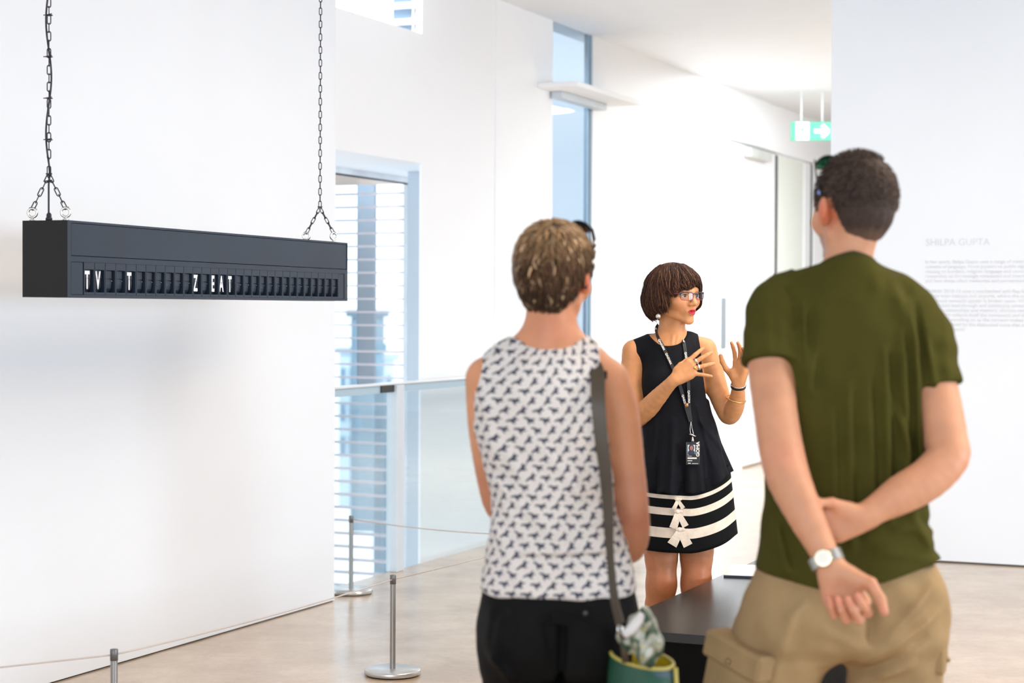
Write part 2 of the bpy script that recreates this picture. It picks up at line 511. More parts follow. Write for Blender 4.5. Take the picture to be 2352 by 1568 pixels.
def plane_b(px, b=bD):
    "along-coordinate a where the vertical ray plane of column px meets plane b"
    p = P(px, 700, 10.0); t = p[:2] / np.linalg.norm(p[:2])
    s = b / float(t @ VB); return float(t @ UA) * s
def plane_a(px, a):
    p = P(px, 700, 10.0); t = p[:2] / np.linalg.norm(p[:2])
    s = a / float(t @ UA); return float(t @ VB) * s
a_open = plane_b(969); a_corner = plane_b(1137); a_s0 = plane_b(1267); a_s1 = plane_b(1359)
a_door0 = plane_b(1675); a_door1 = plane_b(1786); a_pan1 = plane_b(1868)
# door wall: bulkhead over the void, pier, strip of glass, wall with the tall door
mb = MB()
wbox(mb, bD - 0.62, bD, -2, a_open, 2.36, 3.14)                 # bulkhead between lower and upper opening
wbox(mb, bD - 0.02, bD - 0.006, a_open, a_corner, -3, 7); wbox(mb, bD - 0.62, bD - 0.021, a_open, 11.2, 2.36, 3.14)           # wall set back a little
wbox(mb, bD - 0.06, bD, a_corner, a_s0, -3, HC)
wbox(mb, bD - 0.20, bD, a_s0, a_s1, HC, 7)
wbox(mb, bD - 0.20, bD, a_corner, a_s0, HC, 7)
wbox(mb, bD - 0.06, bD, a_s1, a_door0, -3, HC)
wbox(mb, bD - 0.20, bD, a_door0, a_pan1, 3.06, HC)
wbox(mb, bD - 0.20, bD, a_pan1, aEnd, 0, HC)
wbox(mb, bD - 0.20, bD, a_s1, aEnd, HC, 7)
struct('wall_atrium', mb, M_wall_atrium)
# strip window
M_strip = pane_mat('blue_tinted_glass', (0.60, 0.655, 0.70))
t = empty('window_1', W(bD - 0.1, (a_s0 + a_s1) / 2, -1), None, None); t['kind'] = 'structure'; L0 = -Vector(t.location)
mb = MB(); wbox(mb, bD - 0.022, bD - 0.015, a_s0 + 0.005, a_s1 - 0.07, -3, HC); mb.build('pane', M_strip, t, L0)
mb = MB(); wbox(mb, bD - 0.04, bD - 0.012, a_s1 - 0.075, a_s1 - 0.055, -3, HC); wbox(mb, bD - 0.05, bD - 0.008, a_s1 - 0.022, a_s1, -3, HC)
mb.build('window_frame', mat('blue_grey_frame', (0.30, 0.42, 0.52), 0.4), t, L0)
mb = MB(); wbox(mb, bD - 0.03, bD - 0.02, a_s1 - 0.055, a_s1 - 0.022, -3, HC)
mb.build('window_frame', mat('blue_grey_frame', (0.30, 0.42, 0.52), 0.4), t, L0)
# ledge that crosses the strip window
a_l0 = plane_b(1232); a_l1 = plane_b(1385)
zl = P(1268, 212, W(bD, a_s0, 0)[1])[2]
t = empty('trim_1', W(bD, (a_l0 + a_l1) / 2, zl), None, None); t['kind'] = 'structure'; L0 = -Vector(t.location)
mb = MB(); wbox(mb, bD, bD + 0.30, a_l0, a_l1, zl, zl + 0.035, bev=0.004); mb.build('shelf_board', M_wall_atrium, t, L0)
mb = MB(); wbox(mb, bD + 0.01, bD + 0.10, a_l0 + 0.22, a_l1 - 0.2, zl - 0.05, zl - 0.001, bev=0.004); mb.build('lamp_tray', M_grey, t, L0)

# tall door in the wall
M_door = mat('white_door_paint', (0.80, 0.80, 0.81), 0.5, var=0.01)
t = empty('door_1', W(bD - 0.05, a_door0, 0), None, None); t['kind'] = 'structure'; L0 = -Vector(t.location)
mb = MB(); wbox(mb, bD - 0.07, bD - 0.02, a_door0 + 0.02, a_door1 - 0.05, 0.01, 3.04, bev=0.003); mb.build('door_leaf', M_door, t, L0)
mb = MB(); wbox(mb, bD - 0.12, bD - 0.016, a_door1 - 0.049, a_door1 + 0.029, 0.0, 3.034); mb.build('door_gap', M_dark, t, L0)
mb = MB(); wbox(mb, bD - 0.12, bD - 0.03, a_door0, a_door1, 3.035, 3.062); mb.build('door_head', mat('door_head_grey', (0.45, 0.44, 0.42), 0.6), t, L0)
ac0, ac1 = plane_b(1709), plane_b(1758)
mb = MB(); wbox(mb, bD - 0.02, bD + 0.06, ac0, ac1, 2.93, 3.02, bev=0.008); mb.build('door_closer', mat('closer_silver', (0.62, 0.62, 0.60), 0.4, metal=0.2), t, L0)
# pull handle plate
zh1 = P(1660, 683, W(bD, plane_b(1660), 0)[1])[2]; zh0 = P(1660, 800, W(bD, plane_b(1660), 0)[1])[2]
ah0, ah1 = plane_b(1655.5), plane_b(1666)
t2 = empty('trim_2', W(bD, ah0, zh0), None, None); t2['kind'] = 'structure'; L1 = -Vector(t2.location)
mb = MB(); wbox(mb, bD, bD + 0.012, ah0, ah1, zh0, zh1, bev=0.003); mb.build('steel_plate', mat('brushed_steel', (0.22, 0.24, 0.26), 0.5, stretch=(1, 1, 30)), t2, L1)
# off-white leaf right of the door
t = empty('door_2', W(bD - 0.05, a_door1, 0), None, None); t['kind'] = 'structure'; L0 = -Vector(t.location)
M_off = mat('off_white_laminate', (0.76, 0.78, 0.72), 0.5, var=0.01)
mb = MB(); wbox(mb, bD - 0.08, bD - 0.03, a_door1 + 0.03, plane_b(1850), 0.01, 3.045, bev=0.003); mb.build('door_leaf', M_off, t, L0)
mb = MB(); wbox(mb, bD - 0.08, bD - 0.02, plane_b(1851), plane_b(1864), 0.01, 3.05, bev=0.003); mb.build('door_frame', M_door, t, L0)
mb = MB(); wbox(mb, bD - 0.11, bD - 0.015, plane_b(1865), plane_b(1868) , 0.0, 3.05); mb.build('door_gap', mat('gap_grey', (0.12, 0.14, 0.13), 0.7), t, L0)
# long white skirting with its brown joint at the door wall's foot
mb = MB(); wbox(mb, bD, bD + 0.012, 15.0, aEnd, 0.0, 0.05); struct('baseboard_atrium', mb, M_wall_atrium)
mb = MB(); wbox(mb, bD + 0.012, bD + 0.03, a_door0 + 0.4, aEnd, 0.0, 0.02); struct('trim_3', mb, mat('threshold_brown', (0.30, 0.23, 0.17), 0.5))

# exit sign
dE = 17.2
c0 = P(1817, 322, dE); c1 = P(1817 + 96, 280, dE); wE = c1[0] - c0[0]; hE = c1[2] - c0[2]
t = empty('exit_sign', (c0[0], dE, c0[2]), 'green and white running-man exit sign with an arrow, hung in the corridor', 'exit sign')
mb = MB().box((0, 0, 0), (wE, 0.04, hE), bev=0.004)
mb.build('housing', mat('exit_green', (0.005, 0.12, 0.06), 0.4, emit=(0.12, 0.80, 0.50), estr=0.62), t)
M_ew = mat('exit_white', (0.5, 0.52, 0.5), 0.4, emit=(1, 1, 1), estr=0.8)
mb = MB().box((wE * 0.115, -0.002, hE * 0.0 + 0.004), (wE * 0.43, 0.0, hE - 0.004)); mb.build('doorway_symbol', M_ew, t)
mb = MB(); M_eg = mat('exit_green_print', (0.005, 0.12, 0.06), 0.4, emit=(0.12, 0.80, 0.50), estr=0.62)
def bar(mb, x0, z0, x1, z1, w, y=-0.004):
    dx, dz = x1 - x0, z1 - z0; L = math.hypot(dx, dz); nx, nz = -dz / L * w / 2, dx / L * w / 2
    vs = [(x0+nx, y, z0+nz), (x0-nx, y, z0-nz), (x1-nx, y, z1-nz), (x1+nx, y, z1+nz)]
    vs += [(q[0], y + 0.002, q[2]) for q in vs]
    mb.add(vs, [(0,1,2,3),(7,6,5,4),(0,4,5,1),(1,5,6,2),(2,6,7,3),(3,7,4,0)])
fx, fz = wE * 0.27, hE * 0.52
bar(mb, fx + 0.008, fz + 0.03, fx - 0.006, fz - 0.01, 0.02); bar(mb, fx + 0.006, fz + 0.025, fx + 0.035, fz + 0.012, 0.009)
bar(mb, fx + 0.002, fz + 0.025, fx - 0.028, fz + 0.005, 0.009); bar(mb, fx - 0.004, fz - 0.008, fx + 0.022, fz - 0.028, 0.011)
bar(mb, fx + 0.022, fz - 0.028, fx + 0.016, fz - 0.055, 0.010); bar(mb, fx - 0.008, fz - 0.008, fx - 0.02, fz - 0.035, 0.011)
bar(mb, fx - 0.02, fz - 0.035, fx - 0.045, fz - 0.04, 0.010); mb.cyl((fx + 0.014, -0.002, fz + 0.047), 0.011, 0.002, 14, axis=1)
mb.build('running_figure', M_eg, t)
mb = MB(); ax0 = wE * 0.56; zc = hE * 0.5
bar(mb, ax0, zc, ax0 + 0.13, zc, 0.034); bar(mb, ax0 + 0.07, zc + 0.055, ax0 + 0.128, zc, 0.034); bar(mb, ax0 + 0.07, zc - 0.055, ax0 + 0.128, zc, 0.034)
mb.build('arrow', M_ew, t)
for xx in (wE * 0.25, wE * 0.75):
    MB().tube([(xx, 0.02, hE), (xx, 0.02, HC - c0[2])], 0.006, 8).build('suspension_rod', M_wall, t)

# ------------------------------------------------------------------ glazed balustrade
t = empty('balustrade', W(bE, 11, 0), 'glass balustrade with pale metal handrail along the open edge of the floor', 'railing')
L0 = -Vector(t.location)
zr = 1.068
M_rail = mat('satin_rail_metal', (0.78, 0.80, 0.82), 0.3, metal=0.15, var=0.02)
M_railside = mat('blue_grey_rail', (0.38, 0.50, 0.58), 0.4, var=0.02)
mb = MB(); wbox(mb, bE - 0.035, bE + 0.035, aL - 0.4, 15.0, zr - 0.012, zr, bev=0.003); mb.build('handrail', M_rail, t, L0)
mb = MB(); wbox(mb, bE - 0.012, bE + 0.022, aL - 0.4, 15.0, zr - 0.055, zr - 0.0125); mb.build('glazing_channel', M_railside, t, L0)
ap = plane_b(904, bE)
M_post = mat('grey_post_metal', (0.58, 0.62, 0.66), 0.45, var=0.03)
posts = [ap, ap + 2.05, ap + 4.1]
for i, a in enumerate(posts):
    mb = MB(); wbox(mb, bE - 0.02, bE + 0.05, a - 0.045, a + 0.045, 0, zr - 0.014, bev=0.003); mb.build('post', M_post, t, L0)
mb = MB(); wbox(mb, bE + 0.0225, bE + 0.03, ap - 0.20, ap - 0.047, zr - 0.052, zr - 0.013); mb.build('clamp', mat('black_clamp', (0.02, 0.02, 0.022), 0.4), t, L0)
M_glass = pane_mat('balustrade_glass', (0.95, 0.982, 0.992))
edges = [aL - 0.4] + posts + [15.0]
for i in range(len(edges) - 1):
    mb = MB(); wbox(mb, bE - 0.002, bE + 0.008, edges[i] + 0.05, edges[i+1] - 0.05, -0.02, zr - 0.05); mb.build('glass_panel', M_glass, t, L0)

# ------------------------------------------------------------------ the atrium's outer window and sun louvres
aF = 11.77
b_l = plane_a(931, aF)
bG = -5.62
M_frame = mat('white_window_frame', (0.80, 0.81, 0.83), 0.5)
t = empty('window_2', W(bG, 10, 0), None, None); t['kind'] = 'structure'; L0 = -Vector(t.location)
mb = MB(); wbox(mb, bG, bG + 0.018, 5, 11.13, 2.325, 2.42); mb.build('window_head', M_frame, t, L0)
mb = MB(); wbox(mb, bG - 0.005, bG + 0.01, 5, 11.14, 2.315, 2.33); mb.build('head_seal', M_dark, t, L0)
mb = MB(); wbox(mb, bG, bG + 0.012, 5, 11.1, -3, 2.318); mb.build('pane', pane_mat('clear_glass', (0.93, 0.97, 0.99)), t, L0)
mb = MB(); wbox(mb, bG - 0.03, bG + 0.03, 11.1, 11.16, -3, 2.36); mb.build('window_post', M_frame, t, L0)
# pier beside it
a_p = 10.6
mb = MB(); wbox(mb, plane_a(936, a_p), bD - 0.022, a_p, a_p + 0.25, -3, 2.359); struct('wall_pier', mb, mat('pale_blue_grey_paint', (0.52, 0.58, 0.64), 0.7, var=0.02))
# wooden eaves outside
mb = MB(); wbox(mb, -9.5, bG - 0.01, 5, aF - 0.02, 2.37, 2.60)
M_eave = mat('tan_timber_lining', (0.60, 0.42, 0.30), 0.6, var=0.1, stretch=(1, 14, 1))
struct('trim_4', mb, M_eave)
t = empty('louvre_screen', W(b_l, aF, -2), 'outdoor screen of thin horizontal sun louvres beyond the atrium window', 'louvre screen')
L0 = -Vector(t.location)
M_lv = mat('pinkish_grey_louvre', (0.52, 0.44, 0.47), 0.45, var=0.05)
mb0 = MB()
base_me = None
dz = 0.0945; z = 2.31; n = 0
while z > -2.2:
    if base_me is None:
        q = MB()
        wbox(q, -9.5, b_l, aF, aF + 0.09, -0.006, 0.006, bev=0.002)
        base_me = q.mesh('louvre_blade'); base_me.materials.append(M_lv)
    o = bpy.data.objects.new('louvre_blade', base_me); COL.objects.link(o); o.parent = t; o.location = L0 + Vector((0, 0, z)); z -= dz; n += 1
M_colm = mat('blue_grey_column', (0.10, 0.15, 0.20), 0.6, var=0.04)
bc0, bc1 = plane_a(819, aF + 0.5), plane_a(859, aF + 0.5)
mb = MB(); wbox(mb, bc0, bc1, aF + 0.5, aF + 0.54, 0.9, 2.9, bev=0.004)
o = mb.build('facade_column', M_colm); tag(o, 'dark blue-grey column standing behind the upper louvres', 'column')
bc0, bc1 = plane_a(859, aF + 0.35), plane_a(884, aF + 0.35)
mb = MB(); wbox(mb, bc0, bc1, aF + 0.35, aF + 0.5, -3, 0.88, bev=0.008); wbox(mb, bc1, bc1 + 0.02, aF + 0.37, aF + 0.48, -3, 0.8)
o = mb.build('facade_column', mat('teal_column', (0.10, 0.26, 0.36), 0.6, var=0.04)); tag(o, 'teal-grey column behind the lower louvres, seen through the balustrade glass', 'column')
# upper window
t = empty('window_3', W(-5.6, 11.8, 3.2), None, None); t['kind'] = 'structure'; L0 = -Vector(t.location)
bu0, bu1 = plane_a(901, 11.8), plane_a(968, 11.8)
mb = MB(); wbox(mb, bu0, bu1, 11.8, 11.83, 2.7, 6.5); mb.build('pane', mat('pale_blue_panel', (0.13, 0.20, 0.28), 0.3), t, L0)
for k in range(5):
    mb = MB(); zz = 3.27 + 0.115 * k
    wbox(mb, -9, bu1 + 0.02, 11.70, 11.78, zz, zz + 0.03); mb.build('glazing_bar', M_frame, t, L0)
for px in (946, 955):
    mb = MB(); q = plane_a(px, 11.78); wbox(mb, q, q + 0.012, 11.77, 11.798, 2.7, 6.5); mb.build('mullion', M_frame, t, L0)
# neighbouring buildings, far off
def far_block(px0, px1, y0, y1, d, col, label, nm, name='distant_building'):
    a = P(px0, y0, d); b = P(px1, y0, d); zb = -6
    t = empty(name, (a[0], d, zb), label, 'building', 'buildings beyond the louvres')
    H = a[2] - zb; Wd = b[0] - a[0]
    MB().box((0, 0, 0), (Wd, Wd * 0.8, H), bev=0.05).build('wall', mat(nm, col, 0.8, var=0.06, vscale=0.5), t)
    MB().box((-0.15, -0.15, H), (Wd + 0.15, Wd * 0.8 + 0.15, H + 0.25)).build('roof', mat(nm + '_roof', tuple(c * 0.7 for c in col), 0.8), t)
    k = max(2, int(Wd / 1.1))
    for i in range(k):
        for j in range(3):
            x = (i + 0.25) * Wd / k; zz = H - 0.9 - j * 1.3
            if zz > 0.4: MB().box((x, -0.04, zz - 0.35), (x + Wd / k * 0.5, 0.02, zz + 0.35)).build('window', mat('far_glass', (0.10, 0.2, 0.28), 0.3), t)
far_block(805, 880, 728, 785, 62, (0.13, 0.21, 0.26), 'teal office block far beyond the louvres behind the dark column', 'teal_facade')
far_block(858, 876, 808, 820, 55, (0.10, 0.24, 0.32), 'small blue-green block far beyond the louvres, right of the column', 'blue_facade')
far_block(778, 818, 812, 860, 70, (0.48, 0.58, 0.66), 'pale grey low building far away, left of the dark column', 'grey_facade')
far_block(858, 905, 828, 870, 68, (0.50, 0.62, 0.70), 'pale blue low building far away, low behind the right end of the louvres', 'pale_facade')
# lower level seen down the void
mb = MB(); wbox(mb, -9.5, bE - 0.05, -2, 16, -3.2, -3.0); struct('trim_6', mb, mat('lower_floor_concrete', (0.74, 0.79, 0.82), 0.35, var=0.04))

# ------------------------------------------------------------------ wall text (vinyl lettering)
M_txt = mat('pale_vinyl_lettering', (0.63, 0.65, 0.69), 0.6)
M_txt2 = mat('pale_vinyl_small', (0.62, 0.63, 0.66), 0.6)
ang_r = math.atan2(VB[1], VB[0])
def wall_text(name, body, px, py, size, m, label, line=1.0, sx=1.0):
    p = P(px, py, 10.0); r = p - np.array([0, 0, CAMH]); k = aR / float(r[:2] @ UA)
    q = np.array([0, 0, CAMH]) + r * k
    me = text_mesh(name, body, size, 0.0006, sx=sx, line=line, bold=0.0)
    o = new_obj(name, me, m); b_, a_ = ba(q)
    o.location = W(b_, aR - 0.0012, q[2]); o.rotation_euler = (math.pi / 2, 0, ang_r)
    return tag(o, label, 'wall text', 'wall text on the right wall')
wall_text('wall_text_heading', 'SHILPA GUPTA', 2126, 564, 0.0575, M_txt, 'pale grey capital-letter heading on the right wall, above the paragraphs', sx=0.98)
T1 = ["In her work, Shilpa Gupta uses a range of materials addressing",
 "systems of language. From posters to public signage. An artist",
 "relating to borders, religion, language and censorship, Gupta",
 "researches an increasingly connected and interwoven global",
 "and how these affect memories and perceptions."]
T2 = ["24:00:01 2010-12 uses a mechanised split-flap board, as often",
 "in busy train stations and airports, where the message is known",
 "that would normally appear is broken open. Words concealing",
 "what should lead through and continuing sentences, and",
 "of social relationships and memory, silences remaining a sense",
 "of, the work collects itself the movement and the time",
 "in between, travelling on as the narrator makes our",
 "way accompanied by the dislocated voice that sets out",
 "and runs the world."]
wall_text('wall_text_paragraph', "\n".join(T1), 2125, 605, 0.0285, M_txt2, 'first faint paragraph of small lettering under the heading on the right wall', line=0.98, sx=1.04)
wall_text('wall_text_paragraph', "\n".join(T2), 2125, 672, 0.0285, M_txt2, 'second, longer faint paragraph of lettering on the right wall, behind the man\'s shoulder', line=0.98, sx=1.04)
# ================================================================== split-flap sign
A = P(155, 684, 6.0); B = P(798, 690, 7.956); A[2] = B[2] = (A[2] + B[2]) / 2
sd = B[:2] - A[:2]; SL = float(np.linalg.norm(sd)); sang = math.atan2(sd[1], sd[0])
SH = P(155, 505, 6.0)[2] - A[2]; SDp = 0.172
sign = empty('flap_board', tuple(A), 'long black split-flap board hanging on chains beside the left wall, reading TV T Z EAT', 'sign', rot=sang)
def M_case_extra(nt, b, mx): pass
M_case = mat('charcoal_case_sky_tint', (0.015, 0.025, 0.042), 0.40, var=0.10, vscale=4, spec=0.4)  # blue of the reflected sky is put into the dark grey base
M_case_end = mat('matt_black_case_end', (0.006, 0.0055, 0.005), 0.75, var=0.06)
M_flap = mat('charcoal_flap_sky_tint', (0.015, 0.024, 0.040), 0.4, var=0.05)  # same painted-in sky blue as the case front
M_flapdk = mat('black_flap_gap', (0.003, 0.003, 0.004), 0.8)
M_letter = mat('white_letter', (0.85, 0.86, 0.88), 0.5, var=0.01)
mb = MB(); mb.box((0.0, 0.028, 0.0), (SL, SDp, SH)); mb.box((-0.0015, 0.002, 0.0), (-0.0001, SDp, SH)); mb.build('case_body', M_case_end, sign)
sxy = lambda px, d=None: None
def along(px):      # distance along the front face for a pixel column
    p = P(px, 640, 7.0)[:2]; r = p / np.linalg.norm(p); e = sd / SL
    m = np.array([[r[0], -e[0]], [r[1], -e[1]]]); s = np.linalg.solve(m, A[:2]); return float(s[1])
m0 = along(193); m1 = along(778); mw = (m1 - m0) / 30
zt = lambda fr: SH * (1 - fr)
# front frame: rails around the panel and the flap row
mb = MB()
mb.box((0, 0, zt(0.03)), (SL, 0.028, SH)); mb.box((0, 0, zt(0.535)), (SL, 0.028, zt(0.462)))
mb.box((0, 0, 0), (SL, 0.028, zt(0.965))); mb.box((0, 0, zt(0.462)), (0.020, 0.028, zt(0.03))); mb.box((SL - 0.004, 0, zt(0.462)), (SL, 0.028, zt(0.03)))
mb.box((0, 0, zt(0.965)), (0.020, 0.028, zt(0.535))); mb.box((SL - 0.03, 0, zt(0.965)), (SL, 0.028, zt(0.535)))
mb.build('front_frame', M_case, sign)
mb = MB(); mb.box((0.025, 0.0025, zt(0.455)), (SL - 0.0045, 0.024, zt(0.033)), bev=0.001); mb.build('upper_panel', M_case, sign)
mb = MB(); mb.box((0.020, 0.02, zt(0.458)), (SL - 0.004, 0.0275, zt(0.0305))); mb.build('panel_groove', M_flapdk, sign)
mb = MB(); mb.box((0.024, 0.002, zt(0.963)), (m0 - 0.003, 0.026, zt(0.538)), bev=0.001); mb.build('blanking_plate', M_case, sign)
mb = MB(); mb.box((m1 + 0.003, 0.002, zt(0.963)), (SL - 0.0305, 0.026, zt(0.538)), bev=0.001)
mb.build('blanking_plate', M_case, sign)
# module shapes (shared)
hz0, hz1 = zt(0.963), zt(0.537); wz0, wz1 = zt(0.93), zt(0.63)
g = 0.0012; x0 = g; x1 = mw - g; wx0 = 0.006; wx1 = mw - 0.005
q = MB()
q.box((x0, 0.001, wz1), (x1, 0.0265, hz1)); q.box((x0, 0.001, hz0), (x1, 0.0265, wz0))
q.box((x0, 0.001, wz0), (wx0, 0.0265, wz1)); q.box((wx1, 0.001, wz0), (x1, 0.0265, wz1)); q.box((wx0, 0.025, wz0), (wx1, 0.0268, wz1))
me_mod = q.mesh('flap_module'); me_mod.materials.append(M_case)
zs = zt(0.745)
q = MB()
q.box((wx0 + 0.001, 0.009, zs + 0.0008), (wx1 - 0.007, 0.011, wz1 - 0.002)); me_up = q.mesh('upper_flap'); me_up.materials.append(M_flap)
q = MB()
pts = [(0.0105, zs - 0.0008), (0.0100, zs - 0.018), (0.0125, zs - 0.032), (0.017, zs - 0.040)]
vs = []; fs = []
for (yy, zz2) in pts: vs += [(wx0 + 0.001, yy, zz2), (wx1 - 0.007, yy, zz2)]
for (yy, zz2) in pts: vs += [(wx0 + 0.001, yy + 0.002, zz2), (wx1 - 0.007, yy + 0.002, zz2)]
for i in range(3): fs.append((2*i, 2*i+2, 2*i+3, 2*i+1)); fs.append((8+2*i, 8+2*i+1, 8+2*i+3, 8+2*i+2)); fs.append((2*i, 8+2*i, 8+2*i+2, 2*i+2)); fs.append((2*i+1, 2*i+3, 8+2*i+3, 8+2*i+1))
fs.append((0, 1, 9, 8)); fs.append((6, 14, 15, 7)); q.add(vs, fs); me_lo = q.mesh('lower_flap'); me_lo.materials.append(M_flap)
q = MB(); q.sphere((0, 0, 0), 0.0011, 8); me_pin = q.mesh('pin'); me_pin.materials.append(M_letter)
word = {0: 'T', 1: 'V', 4: 'T', 11: 'Z', 13: 'E', 14: 'A', 15: 'T'}
lt = {}
for k in range(30):
    o = bpy.data.objects.new('flap_module', me_mod); COL.objects.link(o); o.parent = sign; o.location = (m0 + k * mw, 0, 0)
    for me in (me_up, me_lo):
        c = bpy.data.objects.new(me.name, me); COL.objects.link(c); c.parent = o
    if k in word:
        ch = word[k]
        if ch not in lt:
            me = text_mesh('letter', ch, 0.072, 0.0004, sx=0.62, align='CENTER', bold=0.0020)
            # lift to flap plane; split line left as a thin gap
            co = np.array([v.co[:] for v in me.vertices]); hh = co[:, 1].max() - co[:, 1].min()
            for v in me.vertices:
                x, y, zz = v.co; y = (y - co[:, 1].min()) / hh * 0.0605
                v.co = (x, -zz, y)
            me.materials.append(M_letter); lt[ch] = me
        c = bpy.data.objects.new('letter', lt[ch]); COL.objects.link(c); c.parent = o
        c.location = ((wx0 + wx1) / 2 - 0.002, 0.0082, wz1 - 0.0645)
        mbb = MB(); mbb.box((wx0 + 0.004, 0.0076, zs - 0.0005), (wx1 - 0.009, 0.0078, zs + 0.0005)); mbb.build('split_line', M_flap, o)
    else:
        c = bpy.data.objects.new('pin', me_pin); COL.objects.link(c); c.parent = o; c.location = (wx1 - 0.0085, 0.0085, zs - 0.007)
# ---- eye bolts (fixed to the sign)
M_steel = mat('bright_steel', (0.62, 0.60, 0.55), 0.25, metal=1.0, var=0.05)
M_chain = mat('black_chain_steel', (0.020, 0.020, 0.026), 0.35, metal=0.3)
def ringpts(c, r, n=24, ax=(1, 0, 0), up=(0, 0, 1)):
    ax = np.array(ax, float); up = np.array(up, float); return [np.array(c) + r * (math.cos(2*math.pi*i/n) * ax + math.sin(2*math.pi*i/n) * up) for i in range(n)]
def s_local(p):
    p = np.array(p) - A; e = sd / SL; nrm = np.array([-e[1], e[0]])
    return np.array([p[:2] @ e, p[:2] @ nrm, p[2]])
def s_world(q):
    e = sd / SL; nrm = np.array([-e[1], e[0]]); r = A.copy(); r[:2] += q[0] * e + q[1] * nrm; r[2] += q[2]; return r
def eyebolt(q, ax):
    t_ = MB(); t_.cyl((q[0], q[1], SH - 0.001), 0.010, 0.006, 16, bev=0.001); t_.cyl((q[0], q[1], SH + 0.004), 0.0045, 0.008, 12)
    t_.tube(ringpts((q[0], q[1], SH + 0.026), 0.0145, 24, ax=ax), 0.0042, 10, closed=True)
    t_.build('eye_bolt', M_steel, sign)
    return s_world(np.array([q[0], q[1], SH + 0.038]))
eL0 = eyebolt((0.018, SDp - 0.025), (0.35, -0.94, 0)); eL1 = eyebolt((0.022, 0.022), (0.35, -0.94, 0))
eR0 = eyebolt((SL - 0.10, SDp - 0.025), (0.35, -0.94, 0)); eR1 = eyebolt((SL - 0.075, 0.030), (0.80, -0.6, 0))
# ---- chains made of single links
pitch = 0.0272
def link_mesh():
    q = MB(); L = 0.019; r = 0.0056; pts = []
    for i in range(7): a_ = math.pi * i / 6; pts.append((r * math.cos(a_), 0, L / 2 - r + 0.006 + r * math.sin(a_)))
    for i in range(7): a_ = math.pi + math.pi * i / 6; pts.append((r * math.cos(a_), 0, -L / 2 + r - 0.006 + r * math.sin(a_)))
    q.tube(pts, 0.0019, 6, closed=True); me = q.mesh('link'); me.materials.append(M_chain); return me
LM = link_mesh()
def run_links(parent, p0, p1, ph=0.0):
    p0 = Vector(p0); p1 = Vector(p1); d = p1 - p0; n_ = max(1, round(d.length / pitch)); st = d / n_
    qd = d.to_track_quat('Z', 'X')
    for i in range(n_):
        o = bpy.data.objects.new('link', LM); COL.objects.link(o); o.parent = parent
        o.location = p0 + st * (i + 0.5) - Vector(parent.location)
        from mathutils import Quaternion
        o.rotation_mode = 'QUATERNION'; o.rotation_quaternion = qd @ Quaternion((0, 0, 1), ph + (i % 2) * math.pi / 2 + 0.25)
def chain(e0, e1, topz, jz, label):
    j = (np.array(e0) + np.array(e1)) / 2; j[2] = jz
    t_ = empty('chain', (j[0], j[1], HC), label, 'chain', group='chains holding the flap board')
    run_links(t_, j, (j[0], j[1], HC - 0.02)); run_links(t_, e0, j, 0.3); run_links(t_, e1, j, 0.3)
    MB().cyl((0, 0, -0.02), 0.02, 0.02, 16).build('ceiling_plate', M_steel, t_)
    for c in (j, e0, e1):      # shackle pins where the chain divides and where it meets the bolts
        c = np.array(c) - np.array(t_.location); MB().tube([c + (-0.010, 0, 0.004), c + (0.010, 0, 0.004)], 0.0024, 8).build('shackle_pin', M_chain, t_)
    return j
jL = chain(eL0, eL1, HC, P(124, 402, 6.05)[2], 'black long-link chain with a cable, holding the near left end of the flap board')
jR = chain(eR0, eR1, HC, P(743, 474, 7.8)[2], 'plain black long-link chain holding the far right end of the flap board')
# power cable twisted up the left chain
pts = []; zb = A[2] + SH
for i in range(160):
    zz2 = zb + 0.02 + (HC - zb - 0.02) * i / 159; k_ = min(1, max(0, (zz2 - jL[2] + 0.03) / 0.06))
    an = zz2 * 17; bx = jL[0] - 0.001; by = jL[1]
    pts.append((bx + k_ * 0.0085 * math.cos(an), by + k_ * 0.0085 * math.sin(an), zz2))
t_ = empty('power_cable', (jL[0], jL[1], zb), 'thin black power cable wound around the left chain, plugged into the flap board', 'cable'); L0 = -Vector(t_.location)
MB().tube(pts, 0.0032, 8).build('cord', mat('black_rubber', (0.012, 0.012, 0.018), 0.5), t_, L0)
q = MB(); q.lathe((jL[0], jL[1], zb), [(0, 0), (0.011, 0), (0.011, 0.008), (0.0085, 0.010), (0.0085, 0.02), (0.004, 0.026), (0, 0.026)], 16); q.build('cable_gland', mat('black_rubber', None), t_, L0)
for zz2 in np.arange(jL[2] - 0.02, HC - 0.1, 0.135):
    q = MB(); q.tube([(jL[0] - 0.018, jL[1], zz2), (jL[0] - 0.006, jL[1] - 0.004, zz2 + 0.001), (jL[0] + 0.012, jL[1] - 0.012, zz2 + 0.003)], 0.0016, 6)
    q.tube(ringpts((jL[0], jL[1], zz2), 0.0115, 12, ax=(1, 0, 0), up=(0, 1, 0)), 0.0014, 6, closed=True)
    q.build('cable_tie', mat('black_rubber', None), t_, L0)

